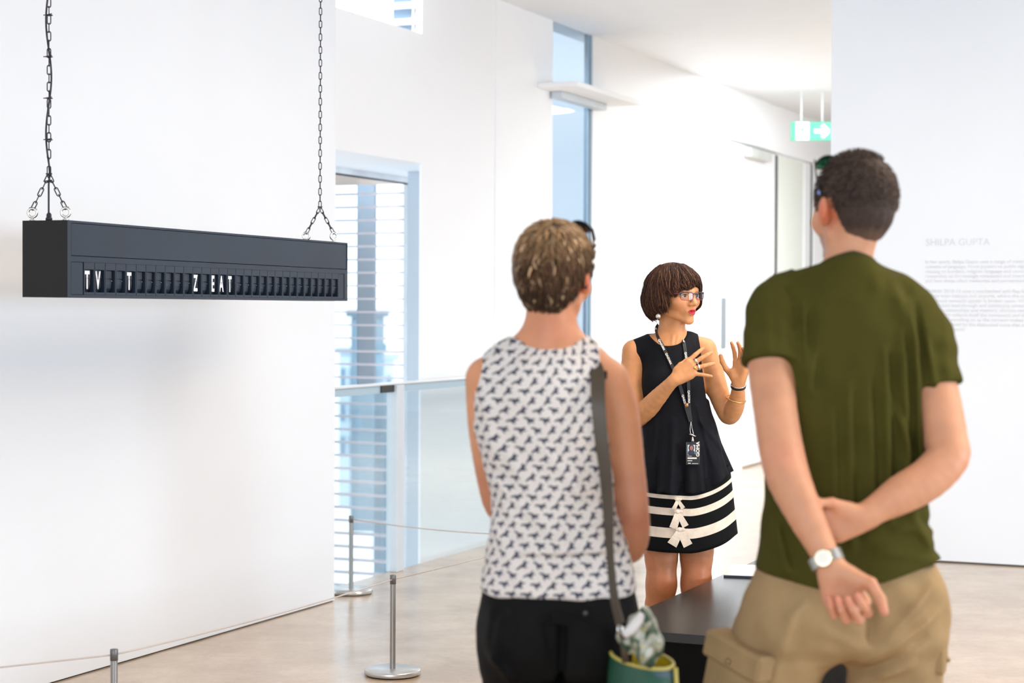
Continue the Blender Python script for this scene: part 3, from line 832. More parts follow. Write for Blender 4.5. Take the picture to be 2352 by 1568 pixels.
# ================================================================== low stanchions and cords
M_stpost = mat('grey_stanchion_metal', (0.30, 0.29, 0.275), 0.38, metal=0.7, var=0.04)
M_stbase = mat('satin_base_metal', (0.56, 0.55, 0.53), 0.3, metal=0.75, var=0.04)
M_rope = mat('pale_cord', (0.50, 0.43, 0.38), 0.7, bump=0.2, bscale=600)
HS = 0.405
def stanchion(p, label):
    t_ = empty('barrier_post', (p[0], p[1], 0), label, 'barrier post', group='low barrier posts')
    MB().lathe((0, 0, 0), [(0, 0), (0.106, 0), (0.106, 0.005)] + [(0, 0.005)], 40).build('rubber_pad', mat('black_rubber', None), t_)
    MB().lathe((0, 0, 0), [(0, 0.005), (0.112, 0.005), (0.1145, 0.008), (0.1145, 0.022), (0.112, 0.0245), (0.012, 0.026), (0, 0.026)], 48).build('base', M_stbase, t_)
    MB().lathe((0, 0, 0), [(0.0115, 0.025), (0.0115, HS - 0.035), (0.0115, HS - 0.034), (0, HS - 0.034)], 24).build('post', M_stpost, t_)
    MB().lathe((0, 0, 0), [(0, HS - 0.036), (0.0125, HS - 0.036), (0.0125, HS - 0.001), (0.0115, HS), (0, HS)], 24).build('post_cap', mat('dark_cap', (0.16, 0.155, 0.15), 0.4, metal=0.6), t_)
    return np.array([p[0], p[1], HS - 0.018])
s1 = stanchion(P(262, 1488, 5.82), 'low grey barrier post in the bottom left corner, nearest the camera')
s2 = stanchion(PF(902, 1549), 'low grey barrier post with a round base in the middle of the floor')
s3 = stanchion(PF(806, 1362), 'low grey barrier post beside the end of the left wall, in front of the glass')
s4 = stanchion(P(1300, 1225, 8.95), 'low grey barrier post hidden behind the woman in the patterned top')
s5 = stanchion((-2.60, 4.95, 0), 'low grey barrier post at the near end of the left wall')
def rope(a, b, sag, label):
    pts = [np.array(a) * (1 - t) + np.array(b) * t - np.array([0, 0, sag * 4 * t * (1 - t)]) for t in np.linspace(0, 1, 30)]
    dv = (np.array(b) - a); dv /= np.linalg.norm(dv); pts[0] = a + dv * 0.012; pts[-1] = b - dv * 0.012
    o = MB().tube(pts, 0.0028, 8).build('barrier_rope', M_rope); tag(o, label, 'rope', 'barrier ropes')
rope(s1, s2, 0.012, 'pale rope running along the left wall between the corner post and the middle post')
rope(s2, s4, 0.004, 'pale rope from the middle post to behind the woman in the patterned top')
rope(s3, s4, 0.022, 'pale rope crossing in front of the glass balustrade from the rear post')
rope(s5, s1, 0.004, 'short pale rope at the left edge, leading to the corner post')

# ================================================================== black plinth and booklet
HP = 0.48
n0 = PF(1381, 1441, HP); pb, pa = ba(n0)
t_ = empty('display_plinth', W(pb, pa, 0), 'low black plinth with a satin top between the visitors and the guide', 'plinth'); L0 = -Vector(t_.location)
mb = MB(); wbox(mb, pb + 0.004, pb + 0.616, pa + 0.004, pa + 1.75, 0.0, HP - 0.03); mb.build('body', mat('black_plinth_side', (0.003, 0.003, 0.003), 0.8, spec=0.1), t_, L0)
mb = MB(); wbox(mb, pb, pb + 0.62, pa, pa + 1.754, HP - 0.03, HP, bev=0.002); mb.build('top', mat('satin_black_top', (0.008, 0.0075, 0.0075), 0.26, var=0.1, spec=0.5), t_, L0)
q0 = PF(1662, 1325, HP); q1 = PF(1745, 1330, HP); bb, aa = ba(q0)
t_ = empty('booklet', tuple(q0), 'thin white booklet with a dark edge lying on the black plinth', 'booklet', rot=math.radians(-14))
MB().box((0, 0, 0.0), (0.24, 0.30, 0.007)).build('page_block', mat('dark_page_edge', (0.02, 0.025, 0.05), 0.5), t_)
MB().box((0.001, 0.003, 0.007), (0.24, 0.30, 0.0095)).build('cover', mat('white_paper', (0.82, 0.80, 0.78), 0.6), t_)
# ================================================================== people: shared anatomy
def px_row(y, xl, xr, d, ay, cyo=0.0):
    a = P(xl, y, d); b = P(xr, y, d); return (a[2], (a[0] + b[0]) / 2, d + cyo, (b[0] - a[0]) / 2, ay)
def basis(th, pitch=0.0, roll=0.0):
    R = Matrix.Rotation(th, 3, 'Z') @ Matrix.Rotation(pitch, 3, 'X') @ Matrix.Rotation(roll, 3, 'Y')
    return np.array(R)
def V(*a): return np.array(a, float)
def nrm(v): v = np.array(v, float); return v / np.linalg.norm(v)

def head_sdf(c, R, s, female=False, mouth_open=0.0, face=True, ear=0.0):
    "one head: x to its left-hand side of the local frame, y forward, z up; c lies between the ears at eye level"
    L = lambda x, y, z: c + R @ (np.array([x, y, z]) * s)
    el = lambda x, y, z, a, b, d: ell(L(x, y, z), np.array([a, b, d]) * s, R)
    co = lambda p, q, a, b: cone(L(*p), L(*q), a * s, b * s)
    jw = 0.93 if female else 1.0
    skull = [el(0, -0.016, 0.030, .0755, .0960, .0900), el(0, .030, -.005, .0615, .0610, .0800), el(0, .026, -.046, .0490*jw, .0520, .0480)]
    base = U(skull, 0.03 * s)
    ad = [el(0, .076, -.098, .0150*jw, .0140, .0130)]
    for q in (-1, 1):
        ad += [el(q*.041, .060, -.026, .0240, .0230, .0230), co((q*.052*jw, .002, -.060), (q*.010, .074, -.100), .0150, .0105)]
    ad += [co((-.036, .084, .019), (0, .092, .014), .0080, .0085), co((.036, .084, .019), (0, .092, .014), .0080, .0085)]
    ad += [el(0, .072, -.062, .0270, .0245, .0260)]
    h = U([base] + ad, [0.01] + [0.018 * s] * len(ad))
    nose = U([co((0, .088, .008), (0, .110, -.028), .0078, .0092), el(0, .1115, -.0335, .0098, .0090, .0085),
              el(-.0115, .1010, -.0370, .0078, .0085, .0068), el(.0115, .1010, -.0370, .0078, .0085, .0068)], 0.009 * s)
    h = U([h, nose], 0.010 * s)
    if face:
        for q in (-1, 1):
            h = Sub(h, el(q*.0315, .100, -.001, .0165, .0150, .0105), 0.012 * s)
            h = U([h, el(q*.0315, .0785, -.002, .0165, .0145, .0135)], 0.006 * s)
            h = Sub(h, el(q*.0315, .0950, -.0025, .0135, .0100, .0050), 0.002 * s)
        z0 = -.063; mo = mouth_open
        up = U([co((-.0210, .0870, z0 + .001), (-.006, .0975, z0 + .0045 + mo * .3), .0030, .0048), co((-.006, .0975, z0 + .0045 + mo * .3), (.006, .0975, z0 + .0045 + mo * .3), .0048, .0048), co((.006, .0975, z0 + .0045 + mo * .3), (.0210, .0870, z0 + .001), .0048, .0030)], 0.003)
        lo = U([co((-.0200, .0870, z0 - .001), (-.006, .0960, z0 - .0065 - mo), .0030, .0056), co((-.006, .0960, z0 - .0065 - mo), (.006, .0960, z0 - .0065 - mo), .0056, .0056), co((.006, .0960, z0 - .0065 - mo), (.0200, .0870, z0 - .001), .0056, .0030)], 0.003)
        h = U([h, up, lo], [0, 0.005 * s, 0.005 * s])
        h = Sub(h, el(0, .1010, z0 - .001 - mo * .35, .0170, .0090, .0015 + mo * .62), 0.002)
    # ears
    for q in (-1, 1):
        e = U([el(q*(.0765 + ear*.5), -.006, -.008, .0105 + ear*.5, .0175, .0290), el(q*(.0745 + ear*.3), .000, -.030, .0085, .0100, .0120), el(q*(.0840 + ear), -.0150 - ear*.3, -.002, .0060, .0120, .0250)], 0.010 * s)
        e = Sub(e, el(q*(.0900 + ear), .003, -.008, .0085, .0085, .0150), 0.004 * s)
        h = U([h, e], 0.006 * s)
    return h, L

def hand_sdf(w_, F, N, thumb, s, fingers, th, wide=1.0, wr=0.026, thk=0.0):
    """w_: wrist, F: wrist to knuckles, N: the way the palm faces, thumb +1/-1: side of the thumb.
    fingers: four of (spread in degrees, bends at the three joints); th: three direction triples (side, forward, palm)"""
    F = nrm(F); N = np.array(N, float); N = nrm(N - F * (N @ F)); X = np.cross(F, N) * thumb
    kn = [(.027, .086), (.009, .091), (-.010, .087), (-.027, .077)]
    ln = [(.040, .025, .021), (.045, .028, .022), (.041, .026, .021), (.032, .019, .018)]
    rr = [(.0098, .0088, .0080, .0070), (.0100, .0090, .0082, .0070), (.0096, .0086, .0078, .0066), (.0086, .0076, .0068, .0058)]
    pl = []; out = []
    for (x, f), r in zip(kn, rr):
        pl.append(cone(w_ + X * x * 0.45 * s * wide + F * .012 * s, w_ + (X * x * wide + F * f) * s, (wr * 0.56), (r[0] + .0025 + thk) * s))
    pl.append(cone(w_ + (X * .016 + F * .022 + N * .007) * s, w_ + (X * .030 * wide + F * .048 + N * .010) * s, .016 * s, .0145 * s))
    pl.append(cone(w_ + (X * -.016 + F * .020 + N * .006) * s, w_ + (X * -.026 * wide + F * .060 + N * .005) * s, .014 * s, .012 * s))
    pl.append(cone(w_ - F * .01, w_ + F * .02 * s, wr * 0.88, wr * 0.74))
    palm = U(pl, .014 * s)
    tips = []
    fl = []
    for i, ((sp, bends), (x, f), l3, r) in enumerate(zip(fingers, kn, ln, rr)):
        p = w_ + (X * x * wide + F * f) * s
        a = math.radians(sp); D = F * math.cos(a) + X * math.sin(a); ben = 0; segs = []
        pts = [p.copy()]
        for j in range(3):
            ben += math.radians(bends[j]); d = D * math.cos(ben) + N * math.sin(ben)
            q = p + d * l3[j] * s; segs.append(cone(p, q, r[j] * s, r[j+1] * s)); p = q; pts.append(p.copy())
        fl.append(U(segs, .003 * s)); tips.append(pts)
    p = w_ + (X * .026 * wide + F * .030 + N * .006) * s; segs = []; pts = [p.copy()]
    for j, (dv, l) in enumerate(zip(th, (.042, .034, .026))):
        d = nrm(X * dv[0] + F * dv[1] + N * dv[2]); q = p + d * l * s; ra = (.0150, .0108, .0098, .0085)
        segs.append(cone(p, q, ra[j] * s, ra[j+1] * s)); p = q; pts.append(p.copy())
    thm = U(segs, .006 * s); tips.append(pts)
    return U([palm] + fl + [thm], [0] + [.005 * s] * 4 + [.010 * s]), tips, (F, N, X)

def leg(h, k, a, toe, rs):
    return U([path([(h, rs[0]), ((h + k) / 2 + V(0, 0.0, 0), rs[1]), (k, rs[2])], .03), path([(k, rs[2]), (k * .68 + a * .32 , rs[3]), (a, rs[4])], .03)], .03)

def skin_mat(name, rgb, **kw):
    return mat(name, rgb, 0.48, spec=0.35, var=0.07, vscale=22, bump=0.06, bscale=260, attr='Col', sss=0.12, **kw)

def lerpc(a, b, t): t = np.clip(t, 0, 1)[:, None]; return a * (1 - t) + np.array(b)[None, :] * t
def blob(v, c, r):      # soft 0..1 mask
    return np.exp(-((v - c) ** 2).sum(1) / (r * r))
def path_pts(pts, n=12):
    "Catmull-Rom through control points"
    pts = [np.array(p, float) for p in pts]; P_ = [2*pts[0]-pts[1]] + pts + [2*pts[-1]-pts[-2]]; out = []
    for i in range(1, len(P_) - 2):
        for t in np.linspace(0, 1, n, endpoint=False):
            a, b, c, d = P_[i-1], P_[i], P_[i+1], P_[i+2]
            out.append(0.5 * ((2*b) + (-a + c)*t + (2*a - 5*b + 4*c - d)*t*t + (-a + 3*b - 3*c + d)*t**3))
    out.append(pts[-1]); return out
def locks_mesh(name, locks, m, parent, cols, n=5, flat=0.38):
    "locks: list of (points, widths, outward) -> one mesh of flattened tapering strands with a colour per strand"
    Vs = []; Fs = []; Cs = []; base = 0
    for (pts, ws, out), c in zip(locks, cols):
        pts = np.array(pts); N_ = len(pts); tg = np.gradient(pts, axis=0); tg /= np.linalg.norm(tg, axis=1)[:, None] + 1e-9
        side = np.cross(tg, out); side /= np.linalg.norm(side, axis=1)[:, None] + 1e-9; up = np.cross(side, tg)
        for k in range(n):
            an = 2 * math.pi * k / n
            Vs.append(pts + (math.cos(an) * side + flat * math.sin(an) * up) * np.array(ws)[:, None])
        i = np.arange(N_ - 1)
        for k in range(n):
            k2 = (k + 1) % n
            Fs.append(np.stack([base + k*N_ + i, base + k2*N_ + i, base + k2*N_ + i + 1, base + k*N_ + i + 1], 1))
        Cs.append(np.tile(np.array(c)[None], (N_ * n, 1))); base += N_ * n
    me = np_mesh(name, np.concatenate(Vs), np.concatenate(Fs)); set_col(me, np.concatenate(Cs))
    o = new_obj(name, me, m); o.parent = parent; o.location = -Vector(parent.location); return o
M_hair = mat('hair_strands', (1, 1, 1), 0.6, spec=0.16, var=0.22, vscale=160, attr='Col', bump=0.25, bscale=500)

def person_root(p, label):
    return empty('person', (p[0], p[1], 0), label, 'person')
def fold(p, x0, z0, x1, z1, wd, amp, y_side=-1):
    "gaussian ridge (amp<0 raises) along a segment in the x-z plane"
    a = np.array([x0, z0]); b = np.array([x1, z1]); ab = b - a; L2 = ab @ ab
    q = np.stack([p[:, 0], p[:, 2]], 1) - a; t = (q @ ab) / L2; tc = np.clip(t, 0, 1)
    d = np.sqrt(((q - tc[:, None] * ab) ** 2).sum(1))
    fade = np.clip(np.minimum(t + .15, 1.15 - t) / 0.3, 0, 1)
    return -amp * np.exp(-(d / wd) ** 2) * fade
def pz(px, py, d): q = P(px, py, d); return q[0], q[2]

# ================================================================== the man in the green shirt
def build_man():
    D = 4.12
    root = person_root((0.77, D), 'man seen from behind in an olive green T-shirt and khaki shorts, hands clasped behind him')
    off = np.array(root.location)
    torso_rows = [px_row(590, 1904, 1992, D + .01, .048), px_row(612, 1895, 2002, D + .01, .056), px_row(640, 1850, 2055, D, .082), px_row(690, 1800, 2105, D, .105),
        px_row(760, 1772, 2138, D, .118), px_row(850, 1768, 2146, D, .124), px_row(950, 1768, 2134, D, .122), px_row(1050, 1765, 2122, D, .117),
        px_row(1150, 1761, 2120, D, .115), px_row(1230, 1752, 2138, D, .120), px_row(1300, 1742, 2156, D, .128), px_row(1350, 1738, 2158, D, .130)]
    q = P(1950, 1440, D); hipw = (P(2150, 1440, D)[0] - P(1715, 1440, D)[0]) / 2
    p_ = lambda x, y, d: P(x, y, d)
    sh = [cone(p_(1852, 672, D), p_(1782, 712, D - .01), .052, .058), cone(p_(2045, 690, D), p_(2122, 775, D), .056, .058),
          cone(p_(1912, 622, D + .01), p_(1800, 672, D), .022, .036), cone(p_(1982, 622, D + .01), p_(2098, 706, D), .022, .040)]
    trows = loft(torso_rows, n=2.35, grow=-.017)
    torso = U([trows] + [Inf(c_, -.014) for c_ in sh], .045)
    armL = path([(p_(1783, 716, D - .01), .052), (p_(1769, 800, D - .05), .0500), (p_(1770, 850, D - .06), .0495), (p_(1783, 960, D - .12), .0470),
                 (p_(1795, 1035, D - .155), .0475), (p_(1812, 1100, D - .19), .0460), (p_(1848, 1180, D - .225), .0385), (p_(1886, 1255, D - .255), .0300), (p_(1905, 1292, D - .265), .0275)], .02)
    armR = path([(p_(2122, 778, D), .052), (p_(2140, 860, D - .03), .0500), (p_(2156, 930, D - .06), .0500), (p_(2172, 1010, D - .09), .0480), (p_(2176, 1050, D - .11), .0465),
                 (p_(2130, 1100, D - .13), .0450), (p_(2070, 1135, D - .15), .0420), (p_(2020, 1165, D - .165), .0320), (p_(1985, 1186, D - .175), .0280)], .022)
    hL, tipsL, fL = hand_sdf(p_(1907, 1296, D - .268), (.40, -.10, -.90), (-.25, -1, .08), -1, 1.12,
        [(6, (62, 75, 40)), (2, (66, 78, 40)), (-2, (70, 80, 45)), (-6, (74, 82, 45))],
        [(.62, .62, .25), (.15, 1, .35), (-.1, 1, .6)], wide=1.05, wr=.029, thk=.002)
    hR, tipsR, fR = hand_sdf(p_(1985, 1188, D - .176), (-.97, -.06, -.22), (.0, -1, .0), 1, 1.0,
        [(6, (8, 45, 60)), (3, (8, 45, 60)), (-4, (10, 50, 62)), (-12, (14, 55, 60))],
        [(.55, .85, .25), (.25, 1, .30), (.0, 1, .45)], wr=.029, thk=.003)
    hc = P(1957, 482, D + .02); HR = basis(math.radians(27), math.radians(-3), math.radians(2)); hs = .985
    head, HL = head_sdf(hc, HR, hs, ear=.008)
    neck = U([cone(P(1948, 545, D + .01), P(1948, 620, D), .046, .052), cone(HL(.004, -.045, -.03), P(1948, 600, D - .005), .040, .044), cone(HL(0, .02, -.06), P(1942, 600, D + .03), .038, .042)], .02)
    # legs, feet (mostly below the frame)
    hipL, hipR = P(1830, 1410, D), P(2060, 1410, D + .01)
    fl_ = V(hipL[0] - .16, D - .02, 0); fr_ = V(hipR[0] - .02, D + .03, 0)
    kL = V(hipL[0] - .105, D + .02, .50); kR = V(hipR[0] - .02, D + .03, .50)
    legs = []
    for h_, k_, f_ in ((hipL, kL, fl_), (hipR, kR, fr_)):
        legs.append(U([path([(h_, .088), ((h_ + k_) / 2, .076), (k_, .058)], .03), path([(k_, .058), (k_ * .7 + f_ * .3 + V(0, -.012, .02), .056), (f_ + V(0, 0, .10), .036), (f_ + V(0, .0, .05), .036)], .03),
                       cone(f_ + V(0, -.03, .04), f_ + V(0, .14, .028), .036, .030)], .03))
    pelvis = ell(P(1948, 1370, D), (.170, .112, .10))
    body = U([torso, neck, head, armL, armR, hL, hR, pelvis] + legs, [0, .022, .008, .03, .03, .008, .008, .04, .04, .01])
    skin = np.array([.58, .275, .155])
    earL = HL(-.08, -.008, -.012)
    def col(v):
        c = np.tile(skin, (len(v), 1)); l = (v - hc) @ HR / hs
        c = lerpc(c, (.62, .13, .06), 1.0 * blob(v, HL(-.084, -.010, -.012), .030) + .8 * blob(v, HL(.084, -.01, -.012), .026))
        beard = (l[:, 1] > .03) & (l[:, 2] < -.055) & (l[:, 2] > -.113) & (np.abs(l[:, 0]) < .07)
        c = lerpc(c, (.26, .15, .11), beard * .55)
        for tp in tipsL + tipsR: c = lerpc(c, (.66, .22, .15), .5 * blob(v, tp[-1], .02) + .25 * blob(v, tp[1], .016))
        c = lerpc(c, (.62, .24, .15), .5 * blob(v, P(1797, 1050, D - .2), .04) + .5 * blob(v, P(2215, 1065, D - .11), .04))
        return c
    sdf_obj('body', body, .0042, skin_mat('man_skin', skin), root, rel=1, colfn=col)
    # hair: short crop
    cap = U([ell(HL(0, -.016, .032), np.array([.0825, .1045, .0975]) * hs, HR), ell(HL(0, -.042, -.028), np.array([.056, .066, .060]) * hs, HR)], .03)
    def hairline(p):
        l = (p - hc) @ HR / hs
        front = .050 - l[:, 2]                                  # forehead limit
        y = l[:, 1]; zlim = np.interp(y, [-.2, -.07, -.045, -.028, .014, .030, .055, .075, .1], [-.088, -.088, -.078, .020, .022, -.012, .010, .052, .055])
        return (zlim - l[:, 2]) * 0.6
    def stub(p):
        l = (p - hc) @ HR / hs; thin = np.clip((-.02 - l[:, 2]) / .07, 0, 1) * .0055
        return thin + .0016 * np.sin(l[:, 0] * 260 + 2 * np.sin(l[:, 2] * 90)) * np.sin(l[:, 2] * 170 + l[:, 1] * 120)
    hairs = Cut(Disp(cap, stub), hairline, .006)
    def hcol(v):
        l = (v - hc) @ HR / hs; c = np.tile(np.array([.050, .033, .026]), (len(v), 1))
        c = lerpc(c, (.24, .145, .10), np.clip((-.045 - l[:, 2]) / .05, 0, .75)); return lerpc(c, (.11, .065, .045), .5 * blob(l, np.array([-.06, 0, .03]), .05))
    sdf_obj('hair', hairs, .0035, M_hair, root, rel=1, colfn=hcol)
    # short bristles give the crop its soft edge
    rng = np.random.default_rng(3); lk = []; cl = []
    dirs = rng.normal(size=(5200, 3)); dirs /= np.linalg.norm(dirs, axis=1)[:, None]
    for d in dirs:
        l = d * np.array([.0825, .1045, .0975]) + np.array([0, -.016, .032])
        if hairline(((HR @ (l * hs)) + hc)[None])[0] > -.004: continue
        nn = d / np.array([.0825, .1045, .0975]); nn /= np.linalg.norm(nn)
        dr = nrm(nn * .55 + np.array([rng.normal() * .25, .25 - .9 * max(0, -d[1]) * 0, -.55 + (.9 if d[2] > .75 else 0)]))
        a = HL(*(l - nn * .001)); b = HL(*(l + dr * (.011 if l[2] > 0 else .007)))
        k = rng.uniform(.5, 1.7); lk.append((np.stack([a, (a + b) / 2 + HR @ nn * .0006, b]), (.0011, .0009, .0002), np.tile(HR @ nn, (3, 1)))); cl.append((.060 * k, .040 * k, .031 * k))
    locks_mesh('hair_bristles', lk, M_hair, root, cl, n=3, flat=.8)['kind'] = 'stuff'
    # T-shirt
    cot = mat('olive_cotton', (.060, .054, .011), .9, spec=.06, var=.10, vscale=9, bump=.25, bscale=700)
    body_sh = U([loft([px_row(560, 1888, 2004, D + .002, .066), px_row(590, 1884, 2008, D + .002, .068), px_row(612, 1876, 2016, D, .074)] + torso_rows[2:], n=2.35, grow=.006)] + sh, .045)
    fl = []
    for (xa, ya, xb, yb, wd, am) in [(1925, 880, 1935, 1240, .011, .007), (1968, 860, 1985, 1180, .010, .006), (2005, 800, 2022, 1180, .010, .009), (2045, 760, 2065, 1120, .010, .008),
            (2070, 690, 2098, 1090, .010, .009), (2035, 640, 2080, 800, .016, .006), (1890, 930, 1898, 1150, .012, .005), (2020, 900, 2105, 1140, .009, .006), (2110, 780, 2140, 960, .009, .008),
            (1848, 800, 1838, 900, .012, .007), (1830, 700, 1826, 850, .010, .006), (1985, 650, 2060, 690, .018, .005),
            (1760, 1290, 1905, 1330, .016, .006), (1990, 1250, 2150, 1275, .016, .008), (2030, 1200, 2140, 1215, .014, .007), (2070, 1160, 2120, 1250, .012, .006),
            (1770, 1180, 1790, 1300, .012, .006)]:
        fl.append((*pz(xa, ya, D), *pz(xb, yb, D), wd, am))
        fl.append((*pz(xa + 17, ya + 15, D), *pz(xb + 17, yb - 15, D), wd, -am * .8))
    def folds(p):
        m_ = np.clip((D + .04 - p[:, 1]) / .05, 0, 1); r = np.zeros(len(p))
        for f_ in fl: r += fold(p, *f_)
        return 1.5 * r * m_ + .0015 * np.sin(p[:, 0] * 60 + p[:, 2] * 23) * np.sin(p[:, 2] * 31)
    xh0, zh0 = pz(1735, 1318, D - .1); xh1, zh1 = pz(1890, 1352, D - .1); xh2, zh2 = pz(2163, 1292, D - .1)
    def hem(p): return (np.interp(p[:, 0], [xh0, xh1, (xh1 + xh2) / 2, xh2], [zh0, zh1, zh1 + .018, zh2]) - p[:, 2])
    nb = P(1946, 596, D)
    def collar(p):                                            # neck opening, round, sloping forward
        q_ = p - nb; return (p[:, 2] - (nb[2] - .002 - .22 * np.abs(q_[:, 0]) - .22 * (p[:, 1] - D)))
    tors = Cut(Disp(body_sh, folds), hem, .004)
    tors = Cut(tors, lambda p: np.where(np.abs(p[:, 0] - nb[0]) < .12, collar(p), -1), .004)
    def sleeve(pts, cuff, ax, ex=.0):
        s_ = Inf(path(pts, .02), .0115); ax = nrm(ax)
        def wr_(p): return .0022 * np.sin(p[:, 2] * 105 + p[:, 0] * 60) + .0015 * np.sin(p[:, 0] * 190)
        return Cut(Disp(s_, wr_), lambda p: (p - cuff) @ ax, .004)
    sl = sleeve([(p_(1783, 716, D - .01), .050), (p_(1771, 800, D - .05), .0510), (p_(1768, 880, D - .07), .0520)], p_(1768, 838, D - .05), (-.01, -.35, -1))
    sr = sleeve([(p_(2122, 778, D), .052), (p_(2140, 860, D - .03), .0500), (p_(2156, 930, D - .06), .0500)], p_(2148, 889, D - .04), (.14, -.25, -1))
    wing = cone(p_(2120, 760, D), p_(2172, 800, D - .01), .040, .018)       # bunched cloth standing out over the right shoulder
    wingl = cone(p_(1752, 735, D - .02), p_(1722, 826, D - .05), .030, .010)
    shirt = U([tors, sl, sr, wing, wingl], [0, .028, .02, .02, .02])
    # arm-hole seam left
    seam = [pz(1798, 655, D), pz(1815, 700, D), pz(1822, 760, D), pz(1824, 835, D)]
    def sm(p):
        r = np.zeros(len(p))
        for i in range(3): r = np.maximum(r, np.abs(fold(p, *seam[i], *seam[i+1], .006, .0065)))
        return np.where(p[:, 1] < D, r, 0)
    shirt = Disp(shirt, sm)
    sdf_obj('t_shirt', shirt, .0045, cot, root, rel=1)
    # collar rib
    ang = np.linspace(0, 2 * math.pi, 40, endpoint=False)
    pts = [np.array([nb[0] + .001 + .058 * math.cos(a_), D + .003 + .069 * math.sin(a_), 0]) for a_ in ang]
    for q_ in pts: q_[2] = nb[2] - .003 - .22 * abs(q_[0] - nb[0]) - .22 * (q_[1] - D)
    MB().tube(pts, .0065, 8, closed=True, flat=1.6).build('collar', mat('olive_rib', (.045, .042, .011), .9, spec=.2), root, -Vector(root.location))
    # cargo shorts
    kh = mat('khaki_twill', (.34, .225, .112), .85, spec=.08, var=.12, vscale=10, bump=.3, bscale=600)
    gl = []
    for h_, k_, s_ in ((hipL, kL, -1), (hipR, kR, 1)):
        gl.append(path([(h_ + V(0, 0, .0), .112), ((h_ + k_) / 2 + V(s_ * .008, 0, 0), .106), (k_ + V(s_ * .005, 0, .03), .098)], .03))
    seatrows = [px_row(1250, 1762, 2134, D, .112), px_row(1290, 1754, 2146, D, .120), px_row(1350, 1735, 2152, D, .132), px_row(1420, 1712, 2148, D, .142), px_row(1470, 1715, 2140, D, .135), px_row(1500, 1760, 2100, D, .10)]
    sh_ = U([loft(seatrows, n=2.4)] + gl, .05)
    fk = [(*pz(1800, 1380, D), *pz(1760, 1540, D), .014, .008), (*pz(2120, 1330, D), *pz(1990, 1460, D), .011, .008), (*pz(2130, 1390, D), *pz(1960, 1500, D), .010, .008), (*pz(2100, 1440, D), *pz(1960, 1540, D), .010, -.006),
          (*pz(1975, 1370, D), *pz(1975, 1450, D), .012, -.012), (*pz(1860, 1420, D), *pz(1940, 1460, D), .014, .005), (*pz(1790, 1400, D), *pz(1830, 1360, D), .008, .004), (*pz(2000, 1540, D), *pz(2080, 1500, D), .012, .007)]
    def fk_(p):
        r = np.zeros(len(p)); m_ = np.clip((D + .05 - p[:, 1]) / .06, 0, 1)
        for f_ in fk: r += fold(p, *f_)
        return 1.5 * r * m_ + .003 * np.sin(p[:, 2] * 52 + p[:, 0] * 30) * np.sin(p[:, 0] * 42)
    sh_ = Cut(Cut(Disp(sh_, fk_), lambda p: p[:, 2] - pz(1950, 1290, D)[1], .004), lambda p: .47 - p[:, 2], .004)
    sdf_obj('cargo_shorts', sh_, .005, kh, root, rel=1)
    # thigh pockets with flaps
    def pocket(c, yaw, tilt, wd, hg, dp):
        R = np.array(Matrix.Rotation(yaw, 3, 'Z') @ Matrix.Rotation(tilt, 3, 'Y'))
        T = lambda x, y, z: tuple(c + R @ np.array([x, y, z]))
        o = MB().box((-wd/2, -dp, -hg), (wd/2, .02, 0), T=T, bev=.010).build('pocket', kh, root, -Vector(root.location))
        o2 = MB().box((-wd/2 - .006, -dp - .010, -.055), (wd/2 + .006, .02, .006), T=T, bev=.007).build('flap', kh, o)
        MB().sphere(tuple(c + R @ np.array([0, -dp - .012, -.036])), .007, 10).build('snap', mat('brass_snap', (.3, .22, .12), .4, metal=.8), o)
    pocket(P(1718, 1478, D - .045), math.radians(-52), math.radians(14), .165, .20, .040)
    pocket(P(2128, 1475, D + .02), math.radians(75), math.radians(-2), .15, .19, .035)
    # belt loops, watch-side ring
    shoe = mat('brown_leather_shoe', (.10, .06, .035), .5)
    for f_ in (fl_, fr_):
        s_ = Cut(U([cone(f_ + V(0, -.05, .045), f_ + V(0, .08, .045), .048, .046), cone(f_ + V(0, .08, .04), f_ + V(0, .19, .030), .046, .036)], .02), lambda p: .002 - p[:, 2], .003)
        sdf_obj('shoe', s_, .006, shoe, root)
    ring_c = (tipsL[2][0] + tipsL[2][1]) / 2; dv = nrm(tipsL[2][1] - tipsL[2][0]); u_ = nrm(np.cross(dv, (0, 0, 1))); v_ = np.cross(dv, u_)
    MB().tube(ringpts(ring_c, .0100, 20, u_, v_), .0018, 8, closed=True).build('ring', mat('gold', (.75, .48, .16), .25, metal=1.0), root, -Vector(root.location))
    # wristwatch
    wc = P(1898, 1284, D - .262); ax = nrm(P(1905, 1296, D - .268) - P(1886, 1255, D - .255)); fr = nrm(V(-.25, -1, .0) - ax * (V(-.25, -1, .0) @ ax)); sd_ = np.cross(ax, fr)
    t_ = empty('wristwatch', tuple(wc), 'silver link-strap wristwatch on the left wrist of the man in the green T-shirt', 'watch'); L0 = -Vector(t_.location)
    ms = mat('watch_steel', (.46, .45, .42), .26, metal=1.0, var=.05)
    rx, ry = .0345, .0300
    for i in range(26):
        a_ = 2 * math.pi * (i + .5) / 26
        if abs(((a_ - math.pi / 2 + math.pi) % (2 * math.pi)) - math.pi) < .42: continue
        c_ = wc + sd_ * rx * math.cos(a_) + fr * ry * math.sin(a_); tn = nrm(-sd_ * rx * math.sin(a_) + fr * ry * math.cos(a_)); nn = np.cross(tn, ax)
        T = lambda x, y, z, c_=c_, tn=tn, nn=nn: tuple(c_ + tn * x + ax * y + nn * z)
        MB().box((-.0036, -.0118, -.0018), (.0036, .0118, .0018), T=T, bev=.0008).build('strap_link', ms, t_, L0)
    T = lambda x, y, z: tuple(wc + fr * (ry + .001) + sd_ * x + ax * y + fr * z)
    q = MB(); n_ = 28; prof = [(0, -.002), (.0165, -.002), (.0185, .001), (.0185, .006), (.0165, .009), (0, .0095)]; vs = []; fs = []
